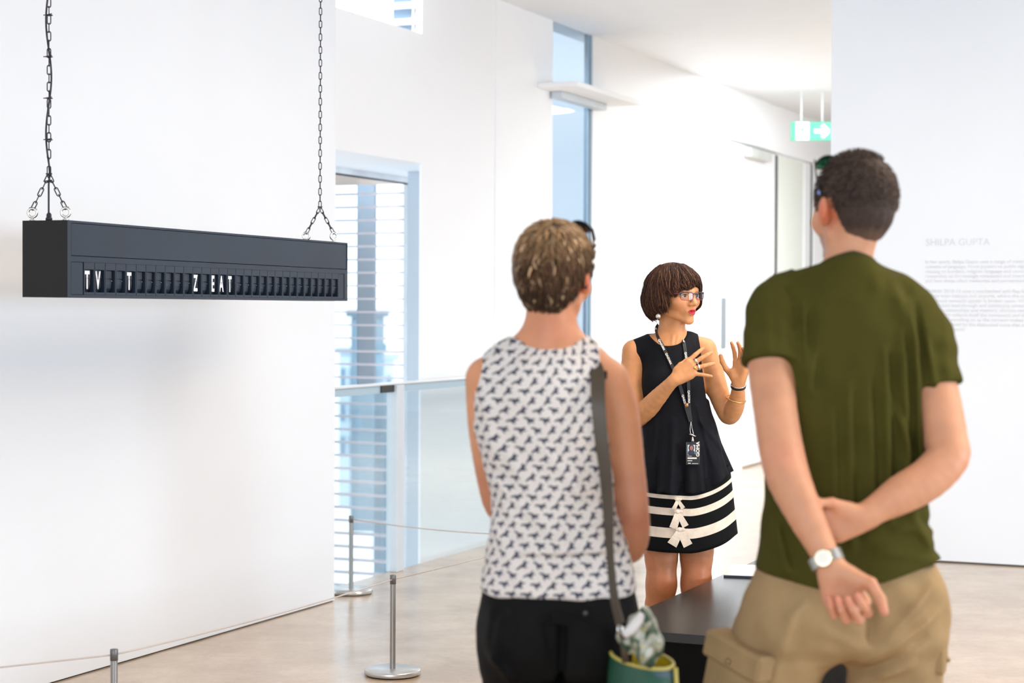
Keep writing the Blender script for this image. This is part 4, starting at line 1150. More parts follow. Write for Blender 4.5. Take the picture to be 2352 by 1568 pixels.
    for k in range(n_):
        a_ = 2 * math.pi * k / n_
        for r_, z_ in prof: vs.append(T(r_ * math.cos(a_), r_ * math.sin(a_), z_))
    for k in range(n_):
        for i in range(5): a1, b1 = k*6+i, ((k+1) % n_)*6+i; fs.append((a1, b1, b1+1, a1+1))
    q.add(vs, fs, 0, True); sharp_smooth(q.build('watch_case', mat('watch_case_gold', (.62, .54, .38), .22, metal=1.0), t_, L0))
    q = MB(); vs = [T(.0145 * math.cos(2*math.pi*k/24), .0145 * math.sin(2*math.pi*k/24), .0100) for k in range(24)]; q.add(vs, [tuple(range(24))]); q.build('dial', mat('cream_dial', (.80, .76, .66), .3), t_, L0)
    # sunglasses pushed up on his head
    t_ = empty('sunglasses', tuple(HL(0, .07, .10)), 'sunglasses with mirrored green lenses pushed up on the man\'s short brown hair', 'sunglasses'); L0 = -Vector(t_.location)
    mg = mat('green_mirror_lens', (.02, .42, .24), .12, metal=.75, var=.35, vscale=90); mk = mat('black_plastic', (.012, .012, .014), .3)
    for q_ in (-1, 1):
        q = MB(); vs = []; fs = []
        for j in range(5):
            for k in range(20):
                a_ = 2 * math.pi * k / 20; r_ = j / 4
                x = q_ * .036 + .030 * r_ * math.cos(a_); u = .022 * r_ * math.sin(a_)
                cv = -.016 * ((x / .066) ** 2)
                vs.append(tuple(HL(x, .061 + u * .80 + cv, .115 - u * .62 + cv * .4)))
        for j in range(4):
            for k in range(20): k2 = (k+1) % 20; fs.append((j*20+k, j*20+k2, (j+1)*20+k2, (j+1)*20+k))
        q.add(vs, fs, 0, True); ln = q.build('lens', mg, t_, L0); mdf = ln.modifiers.new('thick', 'SOLIDIFY'); mdf.thickness = .0022
        rim = [HL(q_*.036 + .0305*math.cos(a_), .061 + .0225*math.sin(a_)*.80 - .016*(((q_*.036 + .0305*math.cos(a_))/.066)**2), .115 - .0225*math.sin(a_)*.62 - .0064*(((q_*.036 + .0305*math.cos(a_))/.066)**2)) for a_ in np.linspace(0, 2*math.pi, 26, endpoint=False)]
        MB().tube(rim, .0016, 6, closed=True).build('rim', mk, t_, L0)
        MB().tube([HL(*v) for v in path_pts([(q_*.066, .052, .116), (q_*.080, .030, .088), (q_*.087, .010, .050), (q_*.088, -.014, .012)], 6)], .0022, 6).build('temple_arm', mk, t_, L0)
        MB().sphere(tuple(HL(q_*.089, .004, .034)), np.array([.0035, .005, .005]), 10).build('arm_tip', mat('pale_blue_plastic', (.25, .35, .75), .25), t_, L0)
    MB().tube([HL(*v) for v in path_pts([(-.008, .075, .110), (0, .079, .113), (.008, .075, .110)], 4)], .0018, 6).build('bridge', mk, t_, L0)
build_man()
# ================================================================== the guide in the black dress
def build_guide():
    D = 7.02
    root = person_root((P(1560, 900, D)[0], D), 'woman in a black sleeveless top and striped skirt with bows, talking with both hands raised')
    LR = -Vector(root.location)
    p_ = lambda x, y, d=D: P(x, y, d)
    skin = np.array([.64, .285, .118])
    rows = [px_row(762, 1512, 1568, D + .01, .045), px_row(778, 1488, 1588, D, .060), px_row(800, 1474, 1606, D, .080), px_row(850, 1475, 1614, D - .005, .100),
            px_row(900, 1476, 1620, D - .01, .108), px_row(950, 1474, 1630, D - .005, .106), px_row(1000, 1472, 1644, D, .112), px_row(1050, 1468, 1660, D, .124),
            px_row(1090, 1464, 1672, D, .130), px_row(1128, 1462, 1680, D, .134)]
    top_sh = [cone(p_(1492, 787), p_(1458, 806), .030, .040), cone(p_(1586, 782), p_(1618, 800), .030, .038)]
    torso = U([loft([(z, cx, cy, ax * (.96 if z > 1.1 else .82), ay * .93) for z, cx, cy, ax, ay in rows], n=2.3)] + [Inf(s_, -.002) for s_ in top_sh], .035)
    # arms
    wR = p_(1549, 872, D - .20); eR = p_(1467, 957, D - .04)
    armR = path([(p_(1455, 808), .040), (p_(1452, 850, D - .005), .0440), (p_(1453, 900, D - .02), .0430), (p_(1461, 945, D - .04), .0400), (eR, .0385),
                 (p_(1487, 938, D - .09), .0375), (p_(1512, 911, D - .14), .0320), (p_(1534, 887, D - .18), .0250), (wR, .0222)], .018)
    wL = p_(1696, 884, D - .12)
    armL = path([(p_(1621, 803), .038), (p_(1636, 850, D - .005), .0410), (p_(1650, 900, D - .015), .0395), (p_(1666, 940, D - .02), .0370), (p_(1676, 953, D - .03), .0360),
                 (p_(1687, 936, D - .06), .0350), (p_(1694, 912, D - .09), .0290), (wL, .0225)], .018)
    hR, tR, fR = hand_sdf(wR, (.80, -.05, .60), (.25, 1, -.15), 1, .93,
        [(8, (8, 14, 10)), (-3, (6, 12, 10)), (-19, (8, 16, 10)), (-44, (4, 8, 4))],
        [(.35, .60, .75), (.10, .80, .65), (.0, .9, .5)], wr=.022)
    hLf, tL, fLf = hand_sdf(wL, (.12, -.08, .99), (-.62, -.75, 0), -1, .93,
        [(10, (10, 14, 10)), (-5, (14, 22, 14)), (-14, (18, 26, 18)), (-26, (22, 28, 18))],
        [(.80, .60, .15), (.72, .85, .05), (.50, 1.0, .0)], wr=.022)
    # head
    hc = p_(1552, 679, D - .005); hs = .96; HR = basis(math.radians(-144), math.radians(1.5), math.radians(1))
    head, HL = head_sdf(hc, HR, hs, female=True, mouth_open=.0035)
    neck = U([cone(p_(1545, 740, D + .01), p_(1540, 795, D + .01), .042, .052), cone(HL(0, -.035, -.04), p_(1542, 790, D + .02), .040, .046), cone(HL(0, .030, -.078), p_(1548, 790, D - .03), .022, .028)], .02)
    # legs
    legs = []
    hip1, k1, a1 = p_(1518, 1170), p_(1519, 1330, D - .02), V(p_(1505, 1400)[0], D + .02, .085)
    hip2, k2, a2 = p_(1601, 1170), p_(1599, 1328, D - .02), V(p_(1598, 1400)[0], D + .03, .085)
    for h_, k_, a_ in ((hip1, k1, a1), (hip2, k2, a2)):
        cf = k_ * .62 + a_ * .38 + V(0, .02, 0)
        legs.append(U([path([(h_, .070), ((h_ * .4 + k_ * .6), .0655), (k_ + V(0, 0, .035), .057), (k_ + V(0, -.004, -.02), .054)], .03),
                       path([(k_ + V(0, 0, -.02), .052), (cf, .0545), (k_ * .2 + a_ * .8, .038), (a_, .030)], .03),
                       ell(k_ + V(0, -.030, .008), (.032, .026, .034)), cone(a_ + V(0, .02, -.035), a_ + V(.02, -.12, -.062), .028, .022)], [0, .03, .025, .03]))
    pelvis = ell(p_(1562, 1110), (.125, .10, .10))
    body = U([torso, neck, head, armR, armL, hR, hLf, pelvis] + legs, [0, .03, .008, .026, .026, .008, .008, .03, .03, .003])
    # neck cords and collar bones
    body = Disp(body, lambda p: fold(p, *pz(1556, 770, D), *pz(1550, 792, D), .006, .004) + fold(p, *pz(1543, 768, D), *pz(1540, 792, D), .006, .003))
    def col(v):
        c = np.tile(skin, (len(v), 1)); l = (v - hc) @ HR / hs
        nearlip = np.abs(l[:, 0]) < .0225
        z = l[:, 2] + .0635; lip = nearlip & (l[:, 1] > .082) & (z < .0100 - (np.abs(l[:, 0]) / .0225) ** 2 * .0060) & (z > -.0155 + (np.abs(l[:, 0]) / .0225) ** 2 * .0110)
        c = lerpc(c, (.64, .36, .22), .55 * blob(v, HL(.03, .09, .03), .03) + .4 * blob(v, HL(0, .11, -.02), .016))
        c = lerpc(c, (.62, .22, .12), .5 * blob(v, HL(.045, .075, -.03), .022) + .5 * blob(v, HL(-.045, .075, -.03), .022))
        for q in (-1, 1): c = lerpc(c, (.30, .13, .07), .5 * blob(v, HL(q*.0315, .09, .006), .011))
        c = lerpc(c, (.40, .16, .08), .45 * blob(v, HL(.028, .088, -.052), .009) + .45 * blob(v, HL(-.028, .088, -.052), .009))
        brow = (l[:, 1] > .06) & (np.abs(np.abs(l[:, 0]) - .031) < .014) & (np.abs(l[:, 2] - .0205 + .12 * np.abs(np.abs(l[:, 0]) - .026)) < .0018)
        c = lerpc(c, (.13, .07, .04), brow * .5)
        for k in (k1, k2): c = lerpc(c, (.42, .13, .055), .45 * blob(v, k + V(.01, -.055, .01), .035))
        legm = np.clip((.95 - v[:, 2]) / .1, 0, 1); c = lerpc(c, (.40, .125, .052), legm * .75)
        for tp in tR + tL: c = lerpc(c, (.62, .25, .12), .4 * blob(v, tp[-1], .012)); 
        for tp in tR: c = lerpc(c, (.48, .17, .07), .4 * blob(v, tp[1], .007))
        return c
    sdf_obj('body', body, .0027, mat('guide_skin', skin, .46, spec=.35, var=.10, vscale=26, bump=.07, bscale=330, attr='Col', sss=.08), root, rel=1, colfn=col)
    def lipmask(p):
        l = (p - hc) @ HR / hs; x = l[:, 0]; z = l[:, 2] + .0645; e = np.clip(1 - (x / .0200) ** 2, 0, 1)
        up = .0092 * e ** .75 - .0014 * np.exp(-(x / .0028) ** 2); lo = -.0120 * e ** .8
        return np.maximum.reduce([z - up, lo - z, np.abs(x) - .0198, .078 - l[:, 1]]) * hs
    sdf_obj('lips', Cut(Inf(head, .0008), lipmask, .0006), .0011, mat('red_lipstick', (.48, .012, .035), .34, spec=.5, var=.06), root, rel=1, lo=HL(0, .095, -.064) - .028, hi=HL(0, .095, -.064) + .028)
    # eyes
    for q in (-1, 1):
        c = HL(q*.0315, .0805, -.0025); r = .0125 * hs
        MB().sphere(tuple(c), r, 20).build('eye', mat('eye_white', (.70, .66, .62), .15, var=.02), root, LR)
        gz = nrm(HR @ np.array([.10, 1, -.05])); 
        n1 = nrm(np.cross(gz, (0, 0, 1))); n2 = np.cross(n1, gz)
        q2 = MB(); ctr = c + gz * (r + .0003)
        for rr_, mi in ((.0060, 0), (.0026, 1)):
            vs = [tuple(ctr + gz * mi * .0003 + rr_ * hs * (math.cos(a) * n1 + math.sin(a) * n2) - gz * (rr_ ** 2) * 38) for a in np.linspace(0, 2*math.pi, 18, endpoint=False)] + [tuple(ctr + gz * mi * .0003)]
            q2.add(vs, [(k, (k+1) % 18, 18) for k in range(18)], mi)
        q2.build('iris', [mat('brown_iris', (.07, .035, .018), .1), mat('pupil', (.003, .003, .003), .1)], root, LR)
        # upper lash line
        pts = [HL(q*.0315 + x, .0945 - abs(x) * .42, .0035 - x * x * 26 ) for x in np.linspace(-.0135, .0135, 9)]
        MB().tube(pts, [.0004, .0009, .0012, .0013, .0014, .0013, .0012, .0009, .0004], 6).build('lashes', mat('lash_black', (.012, .008, .007), .5), root, LR)
    MB().sphere(tuple(HL(0, .083, -.064)), np.array([.015, .008, .004]) * hs, 12).build('teeth', mat('mouth_inside', (.20, .03, .03), .4), root, LR)
    # ---- bob haircut
    A_ = np.array([.091, .117, .100])          # hair shell radii about (0,-.018,.030)
    rng = np.random.default_rng(11)
    cap = U([ell(HL(0, -.018, .032), np.array([.0895, .1135, .0975]) * hs, HR), ell(HL(0, -.052, -.010), np.array([.088, .078, .082]) * hs, HR)], .03)
    def cut(p):
        l = (p - hc) @ HR / hs
        zlim = np.interp(l[:, 1], [-.2, -.10, -.02, .004, .022, .040, .068, .12], [-.080, -.080, -.064, -.058, -.010, .010, .034, .040])
        return (zlim - l[:, 2]) * .7
    sdf_obj('hair', Cut(cap, cut, .008), .004, M_hair, root, rel=1, colfn=lambda v: np.tile(np.array([.018, .008, .006]), (len(v), 1)))
    lk = []; cl = []
    def shell(az, z, lift):
        "point on the hair volume; az measured from the face forward, positive to local +x"
        zc = .030; e = max(0.0, 1 - ((z - zc) / (A_[2] + lift)) ** 2) if z > zc else 1.0
        if z <= zc:
            k = 1.0 + .10 * math.sin(min(1, (zc - z) / .075) * math.pi * .85) * max(0, -math.cos(az) * .6 + .45)
            if z < -.045: k *= 1 - 3.2 * (-.045 - z)
        else: k = math.sqrt(e)
        return np.array([(A_[0] + lift) * k * math.sin(az), -.018 + (A_[1] + lift) * k * math.cos(az), z])
    for i in range(6000):
        az = rng.uniform(-math.pi, math.pi); lift = rng.uniform(-.004, .007)
        back = -math.cos(az)
        front = abs(az) < .85
        if front: zend = .026 + rng.normal() * .004 + .020 * math.exp(-((az + .25) / .22) ** 2) - .012 * az - (.018 if abs(az) > .70 else 0)
        elif abs(az) < 1.12: zend = .004 + rng.normal() * .005
        elif abs(az) < 1.45: zend = -.058 + rng.normal() * .006
        else: zend = np.interp(abs(az), [1.45, 1.9, 2.5, 3.15], [-.062, -.078, -.088, -.085]) + rng.normal() * .007
        z0 = .127 + min(0, lift) - abs(rng.normal()) * .010 if rng.random() < .6 else rng.uniform(.02, .12)
        if zend > z0 - .02: continue
        azp = az * rng.uniform(.75, 1.0) + .25
        n_ = 10; pts = []; out = []
        sw = rng.normal() * .22; ph = rng.uniform(0, 6); wv = rng.uniform(.02, .075); bl = rng.uniform(0, .010)
        for j in range(n_):
            t = j / (n_ - 1); z = z0 + (zend - z0) * (1 - (1 - t) ** 1.6) if z0 > .11 else z0 + (zend - z0) * t
            aq = azp * (1 - t) + az * t + sw * t * (1 - t) * 2 + wv * math.sin(ph + t * 5)
            l = shell(aq, z, lift + bl * math.sin(t * 3.1))
            if t > .8 and not front: l = l * np.array([1 - .10 * (t - .8) / .2, 1 - .10 * (t - .8) / .2, 1])
            pts.append(HL(*l)); out.append(HR @ nrm(np.array([l[0], l[1] + .018, max(0, l[2] - .03)]) + 1e-6))
        w_ = rng.uniform(.0009, .0024); ws = [w_ * min(1, .7 + 3 * t) * min(1, (1.03 - t) * 4) for t in np.linspace(0, 1, n_)]
        k = rng.uniform(.6, 1.8); hl = rng.random() < .22
        lk.append((pts, ws, np.array(out))); cl.append((.042 * k, .017 * k, .010 * k) if not hl else (.13, .058, .030))
    for i in range(420):     # over the crown
        az = rng.uniform(-math.pi, math.pi); lift = rng.uniform(-.002, .003); pts = []; out = []; ph0 = rng.uniform(-.25, .1); ph1 = ph0 + rng.uniform(.5, .9)
        for j in range(7):
            ph = ph0 + (ph1 - ph0) * j / 6; l = np.array([(A_[0] + lift) * math.sin(ph) * math.sin(az), -.018 + (A_[1] + lift) * math.sin(ph) * math.cos(az), .030 + (A_[2] + lift) * math.cos(ph)])
            pts.append(HL(*l)); out.append(HR @ nrm(l - np.array([0, -.018, .03])))
        k = rng.uniform(.6, 1.7); w_ = rng.uniform(.0010, .0024); lk.append((pts, [w_ * a for a in (.3, .8, 1, 1, 1, .7, .2)], np.array(out))); cl.append((.042 * k, .017 * k, .010 * k) if rng.random() > .22 else (.13, .058, .030))
    for i in range(60):      # fly-away single hairs
        az = rng.uniform(1.2, 3.1) * rng.choice([-1, 1]); pts = []; out = []
        for j in range(10):
            t = j / 9; l = shell(az + .3 * t, .10 - .15 * t, .008 + .010 * math.sin(t * 3)); pts.append(HL(*l)); out.append(HR @ nrm(l))
        lk.append((pts, [.0005] * 10, np.array(out))); cl.append((.07, .03, .02))
    locks_mesh('hair_locks', lk, M_hair, root, cl)['kind'] = 'stuff'
    # ---- black top
    blk = mat('black_crepe', (.0035, .0038, .0065), .7, spec=.16, var=.2, vscale=14, bump=.3, bscale=420)
    ctr = p_(1566, 1100); 
    def flounce(p):
        a = np.arctan2(p[:, 1] - D, p[:, 0] - ctr[0]); t = np.clip((p_(1566, 985)[2] - p[:, 2]) / .22, 0, 1)
        f_ = np.clip(1 - np.abs(p[:, 2] - 1.27) / .1, 0, 1)
        r = -.013 * t * (np.sin(a * 9 + .8) + .5 * np.sin(a * 17 + 2)) * 1 - .008 * t
        x1, z1 = pz(1632, 880, D); r += fold(p, x1, z1, *pz(1650, 1010, D), .012, .006) + fold(p, *pz(1600, 960, D), *pz(1655, 1030, D), .010, .006) + fold(p, *pz(1595, 930, D), *pz(1630, 1060, D), .009, .005)
        r += fold(p, *pz(1500, 960, D), *pz(1490, 1080, D), .012, .006) + fold(p, *pz(1590, 785, D), *pz(1606, 860, D), .007, .003) + fold(p, *pz(1540, 960, D), *pz(1535, 1100, D), .012, .004)
        return r
    bust = [ell(p_(1512, 878, D - .075), (.052, .045, .052)), ell(p_(1574, 876, D - .078), (.052, .045, .052))]
    dr = U([loft(rows, n=2.3, grow=.006)] + [Inf(s_, .004) for s_ in top_sh] + bust, .035)
    dr = Disp(dr, flounce)
    xl, zl_ = pz(1468, 1122, D); xm, zm = pz(1560, 1127, D); xr, zr_ = pz(1626, 1118, D); xr2, zr2 = pz(1682, 1080, D)
    def hemf(p): return np.interp(p[:, 0], [xl, xm, xr, xr + .003, xr2], [zl_, zm, zr_, zr_ + .012, zr2]) - p[:, 2] + .004 * np.sin(p[:, 0] * 80)
    dr = Cut(dr, hemf, .003)
    nc = p_(1531, 757)
    def neckline(p):
        dx = (p[:, 0] - nc[0]) / .072; fr_ = np.clip((D + .03 - p[:, 1]) / .09, 0, 1)
        lim = nc[2] - .010 - .050 * fr_ * np.sqrt(np.clip(1 - dx * dx * .95, 0, 1)) + np.clip(np.abs(dx) - .98, 0, 1) * .6
        return p[:, 2] - lim
    def armholes(p):
        a = (np.interp(p[:, 2], [p_(0, 960)[2], p_(0, 905)[2], p_(0, 850)[2], p_(0, 815)[2], p_(0, 783)[2], 3], [p_(1440, 0)[0], p_(1472, 0)[0], p_(1476, 0)[0], p_(1468, 0)[0], p_(1450, 0)[0], p_(1450, 0)[0]]) - p[:, 0])
        b = (p[:, 0] - np.interp(p[:, 2], [p_(0, 970)[2], p_(0, 905)[2], p_(0, 850)[2], p_(0, 800)[2], p_(0, 770)[2], 3], [p_(1720, 0)[0], p_(1624, 0)[0], p_(1616, 0)[0], p_(1612, 0)[0], p_(1608, 0)[0], p_(1608, 0)[0]]))
        return np.where(p[:, 2] > p_(0, 955)[2], np.maximum(a, b), -1)
    dr = Cut(Cut(dr, neckline, .003), armholes, .003)
    sdf_obj('sleeveless_top', dr, .0032, blk, root, rel=1)
    # ---- striped skirt: rows of cloth with two materials
    skb = mat('black_skirt_cloth', (.003, .003, .0035), .75, spec=.12, var=.2); skw = mat('cream_ribbon', (.74, .62, .50), .7, var=.10, vscale=30, bump=.25, bscale=120)
    v0 = p_(0, 1252)[2]
    hs_ = [0, .054, .0915, .138, .165, .198, .2125, .262]; cols = [0, 1, 0, 1, 0, 1, 0]
    nA = 96; q = MB(); hh = []; mi = []
    for i in range(7):
        for j in range(4): hh.append(hs_[i] + (hs_[i+1] - hs_[i]) * j / 4); mi.append(cols[i])
    hh.append(hs_[-1])
    xc = (p_(1470, 0)[0] + p_(1696, 0)[0]) / 2
    def skirt_pt(an, h):
        t = 1 - h / .262
        ax = .160 + .034 * t; ay = .132 + .018 * t
        lx = math.cos(an); rise = .060 * max(0, lx) ** 1.6 + .004 * max(0, -lx)
        wv = 1 + .018 * t * math.sin(an * 6 + 1) + .03 * t * math.exp(-((an) / .25) ** 2) * 0
        return np.array([xc + ax * wv * lx + .004 * (1 - t), D + ay * wv * math.sin(an), v0 + h + rise])
    vs = [skirt_pt(2 * math.pi * k / nA, h) for h in hh for k in range(nA)]; fs = []
    for i in range(len(hh) - 1):
        for k in range(nA): k2 = (k + 1) % nA; q.f.append((i*nA+k, i*nA+k2, (i+1)*nA+k2, (i+1)*nA+k)); q.mi.append(mi[i]); q.sm.append(True)
    q.v = [tuple(v) for v in vs]
    so = q.build('skirt', [skb, skw], root, LR); md = so.modifiers.new('thick', 'SOLIDIFY'); md.thickness = .004; md.offset = -1
    # bows: two tails and a pleated knot each, lying on the skirt front
    def bow(px, h, sc, tails):
        x0 = p_(px, 1200)[0]; an = -math.acos(max(-1, min(1, (x0 - xc) / .165))); c = skirt_pt(an, h) + V(0, -.006, 0); q = MB()
        for (dx, dz, w0, w1) in tails:
            n_ = 5; vv = []
            for j in range(n_ + 1):
                t = j / n_; yy = -.004 * math.sin(t * 3.1) - t * .004 * (1 if dx > 0 else .6)
                cx_, cz_ = dx * t * sc, dz * t * sc; wd = (w0 * (1 - t) + w1 * t) * sc / 2; L_ = math.hypot(dx, dz); nx, nz = dz / L_, -dx / L_
                for s_ in (-1, 1): vv.append(c + V(cx_ + nx * s_ * wd, yy - .002, cz_ + nz * s_ * wd))
            vv += [v_ + V(0, .003, 0) for v_ in vv]; m_ = 2 * (n_ + 1); f_ = []
            for j in range(n_): a = 2*j; f_ += [(a, a+1, a+3, a+2), (m_+a, m_+a+2, m_+a+3, m_+a+1), (a, a+2, m_+a+2, m_+a), (a+1, m_+a+1, m_+a+3, a+3)]
            f_ += [(0, m_, m_+1, 1), (2*n_, 2*n_+1, m_+2*n_+1, m_+2*n_)]
            q = MB(); q.add(vv, f_, 0, False); q.build('bow_tail', skw, root, LR)
        sdf_obj('bow_knot', Disp(ell(c + V(0, -.003, .004 * sc), (.015 * sc, .0030, .0070 * sc)), lambda p: .0007 * np.sin((p[:, 0] - c[0]) * 330)), .0018, skw, root, rel=0)
    bow(1548, .196, 1.0, [(-.016, -.034, .012, .016), (.020, -.030, .012, .016)])
    bow(1550, .150, 1.15, [(-.016, -.050, .020, .026), (.024, -.044, .016, .022)])
    bow(1556, .084, 1.2, [(-.026, -.044, .020, .032), (.024, -.046, .024, .030)])
    # shoes
    for a_ in (a1, a2):
        sdf_obj('shoe', Cut(U([cone(a_ + V(0, .03, -.05), a_ + V(.01, -.06, -.055), .034, .038), cone(a_ + V(.01, -.06, -.055), a_ + V(.025, -.16, -.060), .038, .028)], .02), lambda p: np.maximum(.003 - p[:, 2], p[:, 2] - .055), .003), .005, mat('black_leather', (.01, .01, .011), .35), root)
    # earrings, rings
    for q in (-1, 1):
        pe = HL(q*.092, .002, -.073) if q > 0 else HL(-.078, -.012, -.050)
        MB().sphere(tuple(pe + HR @ np.array([q*.004, .002, -.006])), .0098, 16).build('earring', mat('pearl_silver', (.72, .69, .63), .22, metal=.7, var=.12, vscale=90), root, LR)
    slv = mat('silver', (.80, .79, .76), .22, metal=1.0); gd = mat('gold', (.75, .48, .16), .25, metal=1.0)
    F, N, X = fR
    def fring(i, t, r, th, m_, n_=2, stone=True):
        a = tR[i][0]; b = tR[i][1]; c = a * (1 - t) + b * t; dv = nrm(b - a); u_ = nrm(np.cross(dv, N)); v_ = np.cross(dv, u_)
        for k in range(n_): MB().tube(ringpts(c + dv * (k - (n_ - 1) / 2) * th * 1.8, r, 20, u_, v_), th, 8, closed=True).build('ring', m_, root, LR)
        if stone: MB().sphere(tuple(c - N * (r + .001)), np.array([.005, .004, .005]), 10).build('ring_stone', m_, root, LR)
    fring(1, .50, .0108, .0016, slv, 2); fring(2, .55, .0105, .0016, slv, 2, False); fring(2, .15, .0112, .0018, gd, 2)
    # bracelets
    t_ = empty('bracelet', tuple(wL), 'narrow black strap bracelet high on the guide\'s left wrist', 'bracelet'); L0 = -Vector(t_.location)
    ax = nrm(wL - p_(1694, 912, D - .09)); u_ = nrm(np.cross(ax, (0, 1, 0))); v_ = np.cross(ax, u_); cb_ = wL - ax * .004
    q = MB(); vs = []; fs = []; n_ = 30
    for k in range(n_):
        a = 2*math.pi*k/n_
        for (r, h) in ((.0262, -.005), (.0275, -.0045), (.0275, .0045), (.0262, .005)): vs.append(cb_ + (r + .0015*math.cos(2*a)) * (math.cos(a)*u_ + math.sin(a)*v_) + ax*h)
    for k in range(n_):
        for i in range(4): fs.append((k*4+i, ((k+1) % n_)*4+i, ((k+1) % n_)*4+(i+1) % 4, k*4+(i+1) % 4))
    q.add(vs, fs, 0, True); q.build('strap', mat('black_leather', None), t_, L0)
    MB().tube(ringpts(cb_ + ax * .008, .0268, 30, u_, v_), .0010, 6, closed=True).build('silver_wire', slv, t_, L0)
    t_ = empty('bangle', tuple(wL), 'thin gold bangle sitting lower on the guide\'s left forearm', 'bracelet'); L0 = -Vector(t_.location)
    cb2 = p_(1690, 916, D - .09); u2 = nrm(u_ + ax * .25); v2 = nrm(v_ + ax * .30)
    MB().tube(ringpts(cb2, .0385, 40, u2, v2), .0019, 8, closed=True).build('band', gd, t_, L0)
    # ---- eyeglasses
    t_ = empty('eyeglasses', tuple(HL(0, .1, 0)), 'dark blue and plum rectangular eyeglasses worn by the talking woman', 'eyeglasses'); L0 = -Vector(t_.location)
    mt = mat('dark_blue_frame', (.012, .03, .07), .25); mp_ = mat('plum_frame', (.22, .03, .06), .3)
    def rimpt(q, a, k=1.0):
        x = math.cos(a); z = math.sin(a); e = .55
        sx_ = math.copysign(abs(x) ** e, x); sz_ = math.copysign(abs(z) ** e, z)
        X_ = q*.0335 + .0255 * sx_ * k; Z_ = -.004 + .0150 * sz_ * k
        return HL(X_, .1130 - 5.0 * X_ * X_, Z_ - .001)
    for q in (-1, 1):
        aa = np.linspace(-.15, math.pi + .15, 26)
        MB().tube([rimpt(q, a) for a in aa], .0017, 6).build('upper_rim', mt, t_, L0)
        aa = np.linspace(math.pi + .15, 2*math.pi - .15, 26)
        MB().tube([rimpt(q, a) for a in aa], .0011, 6).build('lower_rim', mp_, t_, L0)
        q2 = MB(); kk = (.96, .75, .5, .25)
        vs = []
        for k_ in kk:
            for a in np.linspace(0, 2*math.pi, 32, endpoint=False):
                sx_ = math.copysign(abs(math.cos(a)) ** .55, math.cos(a)) * k_; sz_ = math.copysign(abs(math.sin(a)) ** .55, math.sin(a)) * k_
                X_ = q*.0335 + .0255 * sx_; vs.append(tuple(HL(X_, .1130 - 5.0 * X_ * X_, -.005 + .0150 * sz_)))
        vs.append(tuple(HL(q*.0335, .1130 - 5.0 * .0335 ** 2, -.005)))
        q2.add(vs, [(i*32+k, i*32+(k+1) % 32, (i+1)*32+(k+1) % 32, (i+1)*32+k) for i in range(3) for k in range(32)] + [(96+k, 96+(k+1) % 32, 128) for k in range(32)], 0, True); q2.build('lens', MATS.get('spectacle_glass') or pane_mat('spectacle_glass', (.93, .92, .93), .02), t_, L0)
        MB().box((-.0035, -.002, -.004), (.0035, .002, .004), T=lambda x, y, z, q=q: tuple(HL(q*.0605 + x, .0940 + y, .007 + z)), bev=.001).build('hinge_block', mt, t_, L0)
        MB().tube([HL(*v) for v in path_pts([(q*.0620, .093, .006), (q*.0735, .060, .006), (q*.0790, .020, .004), (q*.0800, -.010, -.002)], 6)], .0022, 6).build('temple_arm', mp_, t_, L0)
    MB().tube([HL(*v) for v in path_pts([(-.0085, .1115, .003), (0, .1165, .005), (.0085, .1115, .003)], 5)], .0019, 6).build('bridge', mt, t_, L0)
    # ---- lanyard with pass, and a pendant
    t_ = empty('lanyard', tuple(p_(1590, 1000, D - .13)), 'black printed lanyard with an identity pass hanging on the woman\'s black top', 'lanyard'); L0 = -Vector(t_.location)
    lb = mat('black_ribbon', (.008, .008, .010), .5); lw = mat('white_print', (.78, .74, .68), .5)
    SD_ = U([loft(rows, n=2.3, grow=.009)] + [Inf(s_, .006) for s_ in top_sh] + bust, .035)
    SD_ = Disp(SD_, flounce)
    def surf(px, py, extra=.004):
        d = D - .22
        for _ in range(60):
            q = P(px, py, d); v = float(SD_.fn(q[None], q - .001, q + .001)[0])
            if v < extra: break
            d += max(.001, (v - extra) * .6)
        return q
    def ribbon(pix, wd, name='strap'):
        pts = path_pts([surf(*a) if len(a) == 2 else P(*a) for a in pix], 8); q = MB(); N_ = len(pts); vs = []
        for i, p in enumerate(pts):
            tg = nrm(pts[min(i+1, N_-1)] - pts[max(i-1, 0)]); sd2 = nrm(np.cross(tg, (0.15, -1, .0)))
            for a, b in ((-1, 0), (1, 0), (1, 1), (-1, 1)): vs.append(p + sd2 * a * wd / 2 + V(0, -.0012 if b else 0, 0))
        for i in range(N_ - 1):
            for k in range(4): q.f.append((i*4+k, i*4+(k+1) % 4, (i+1)*4+(k+1) % 4, (i+1)*4+k)); q.mi.append(0); q.sm.append(False)
        q.v = [tuple(v) for v in vs]; q.build(name, lb, t_, L0); return pts
    ra = ribbon([(1512, 745, D + .05), (1507, 756, D + .0), (1512, 776, D - .085), (1524, 798), (1536, 824), (1552, 858), (1565, 896), (1576, 935), (1586, 968)], .0125)
    rb = ribbon([(1570, 762, D + .04), (1570, 772, D - .01), (1571, 786, D - .07), (1575, 812), (1580, 850), (1582, 896), (1583, 935), (1587, 968)], .0125)
    def print_on(pts, t0, s_, txt):
        i = int(t0 * (len(pts) - 2)); p = pts[i]; tg = nrm(pts[i+1] - pts[i]); me = text_mesh('print', txt, s_, .0002, spacing=1.05, bold=.0004)
        yy = nrm(np.cross(V(.12, -1, 0), tg)); zz = np.cross(tg, yy)
        if zz[1] > 0: pass
        o = new_obj('print', me, lw, t_); M = Matrix(((tg[0], yy[0], zz[0], 0), (tg[1], yy[1], zz[1], 0), (tg[2], yy[2], zz[2], 0), (0, 0, 0, 1)))
        off_ = p + V(0, -.0022, 0) - yy * s_ * .35
        o.matrix_local = Matrix.Translation(Vector(off_) + L0) @ M
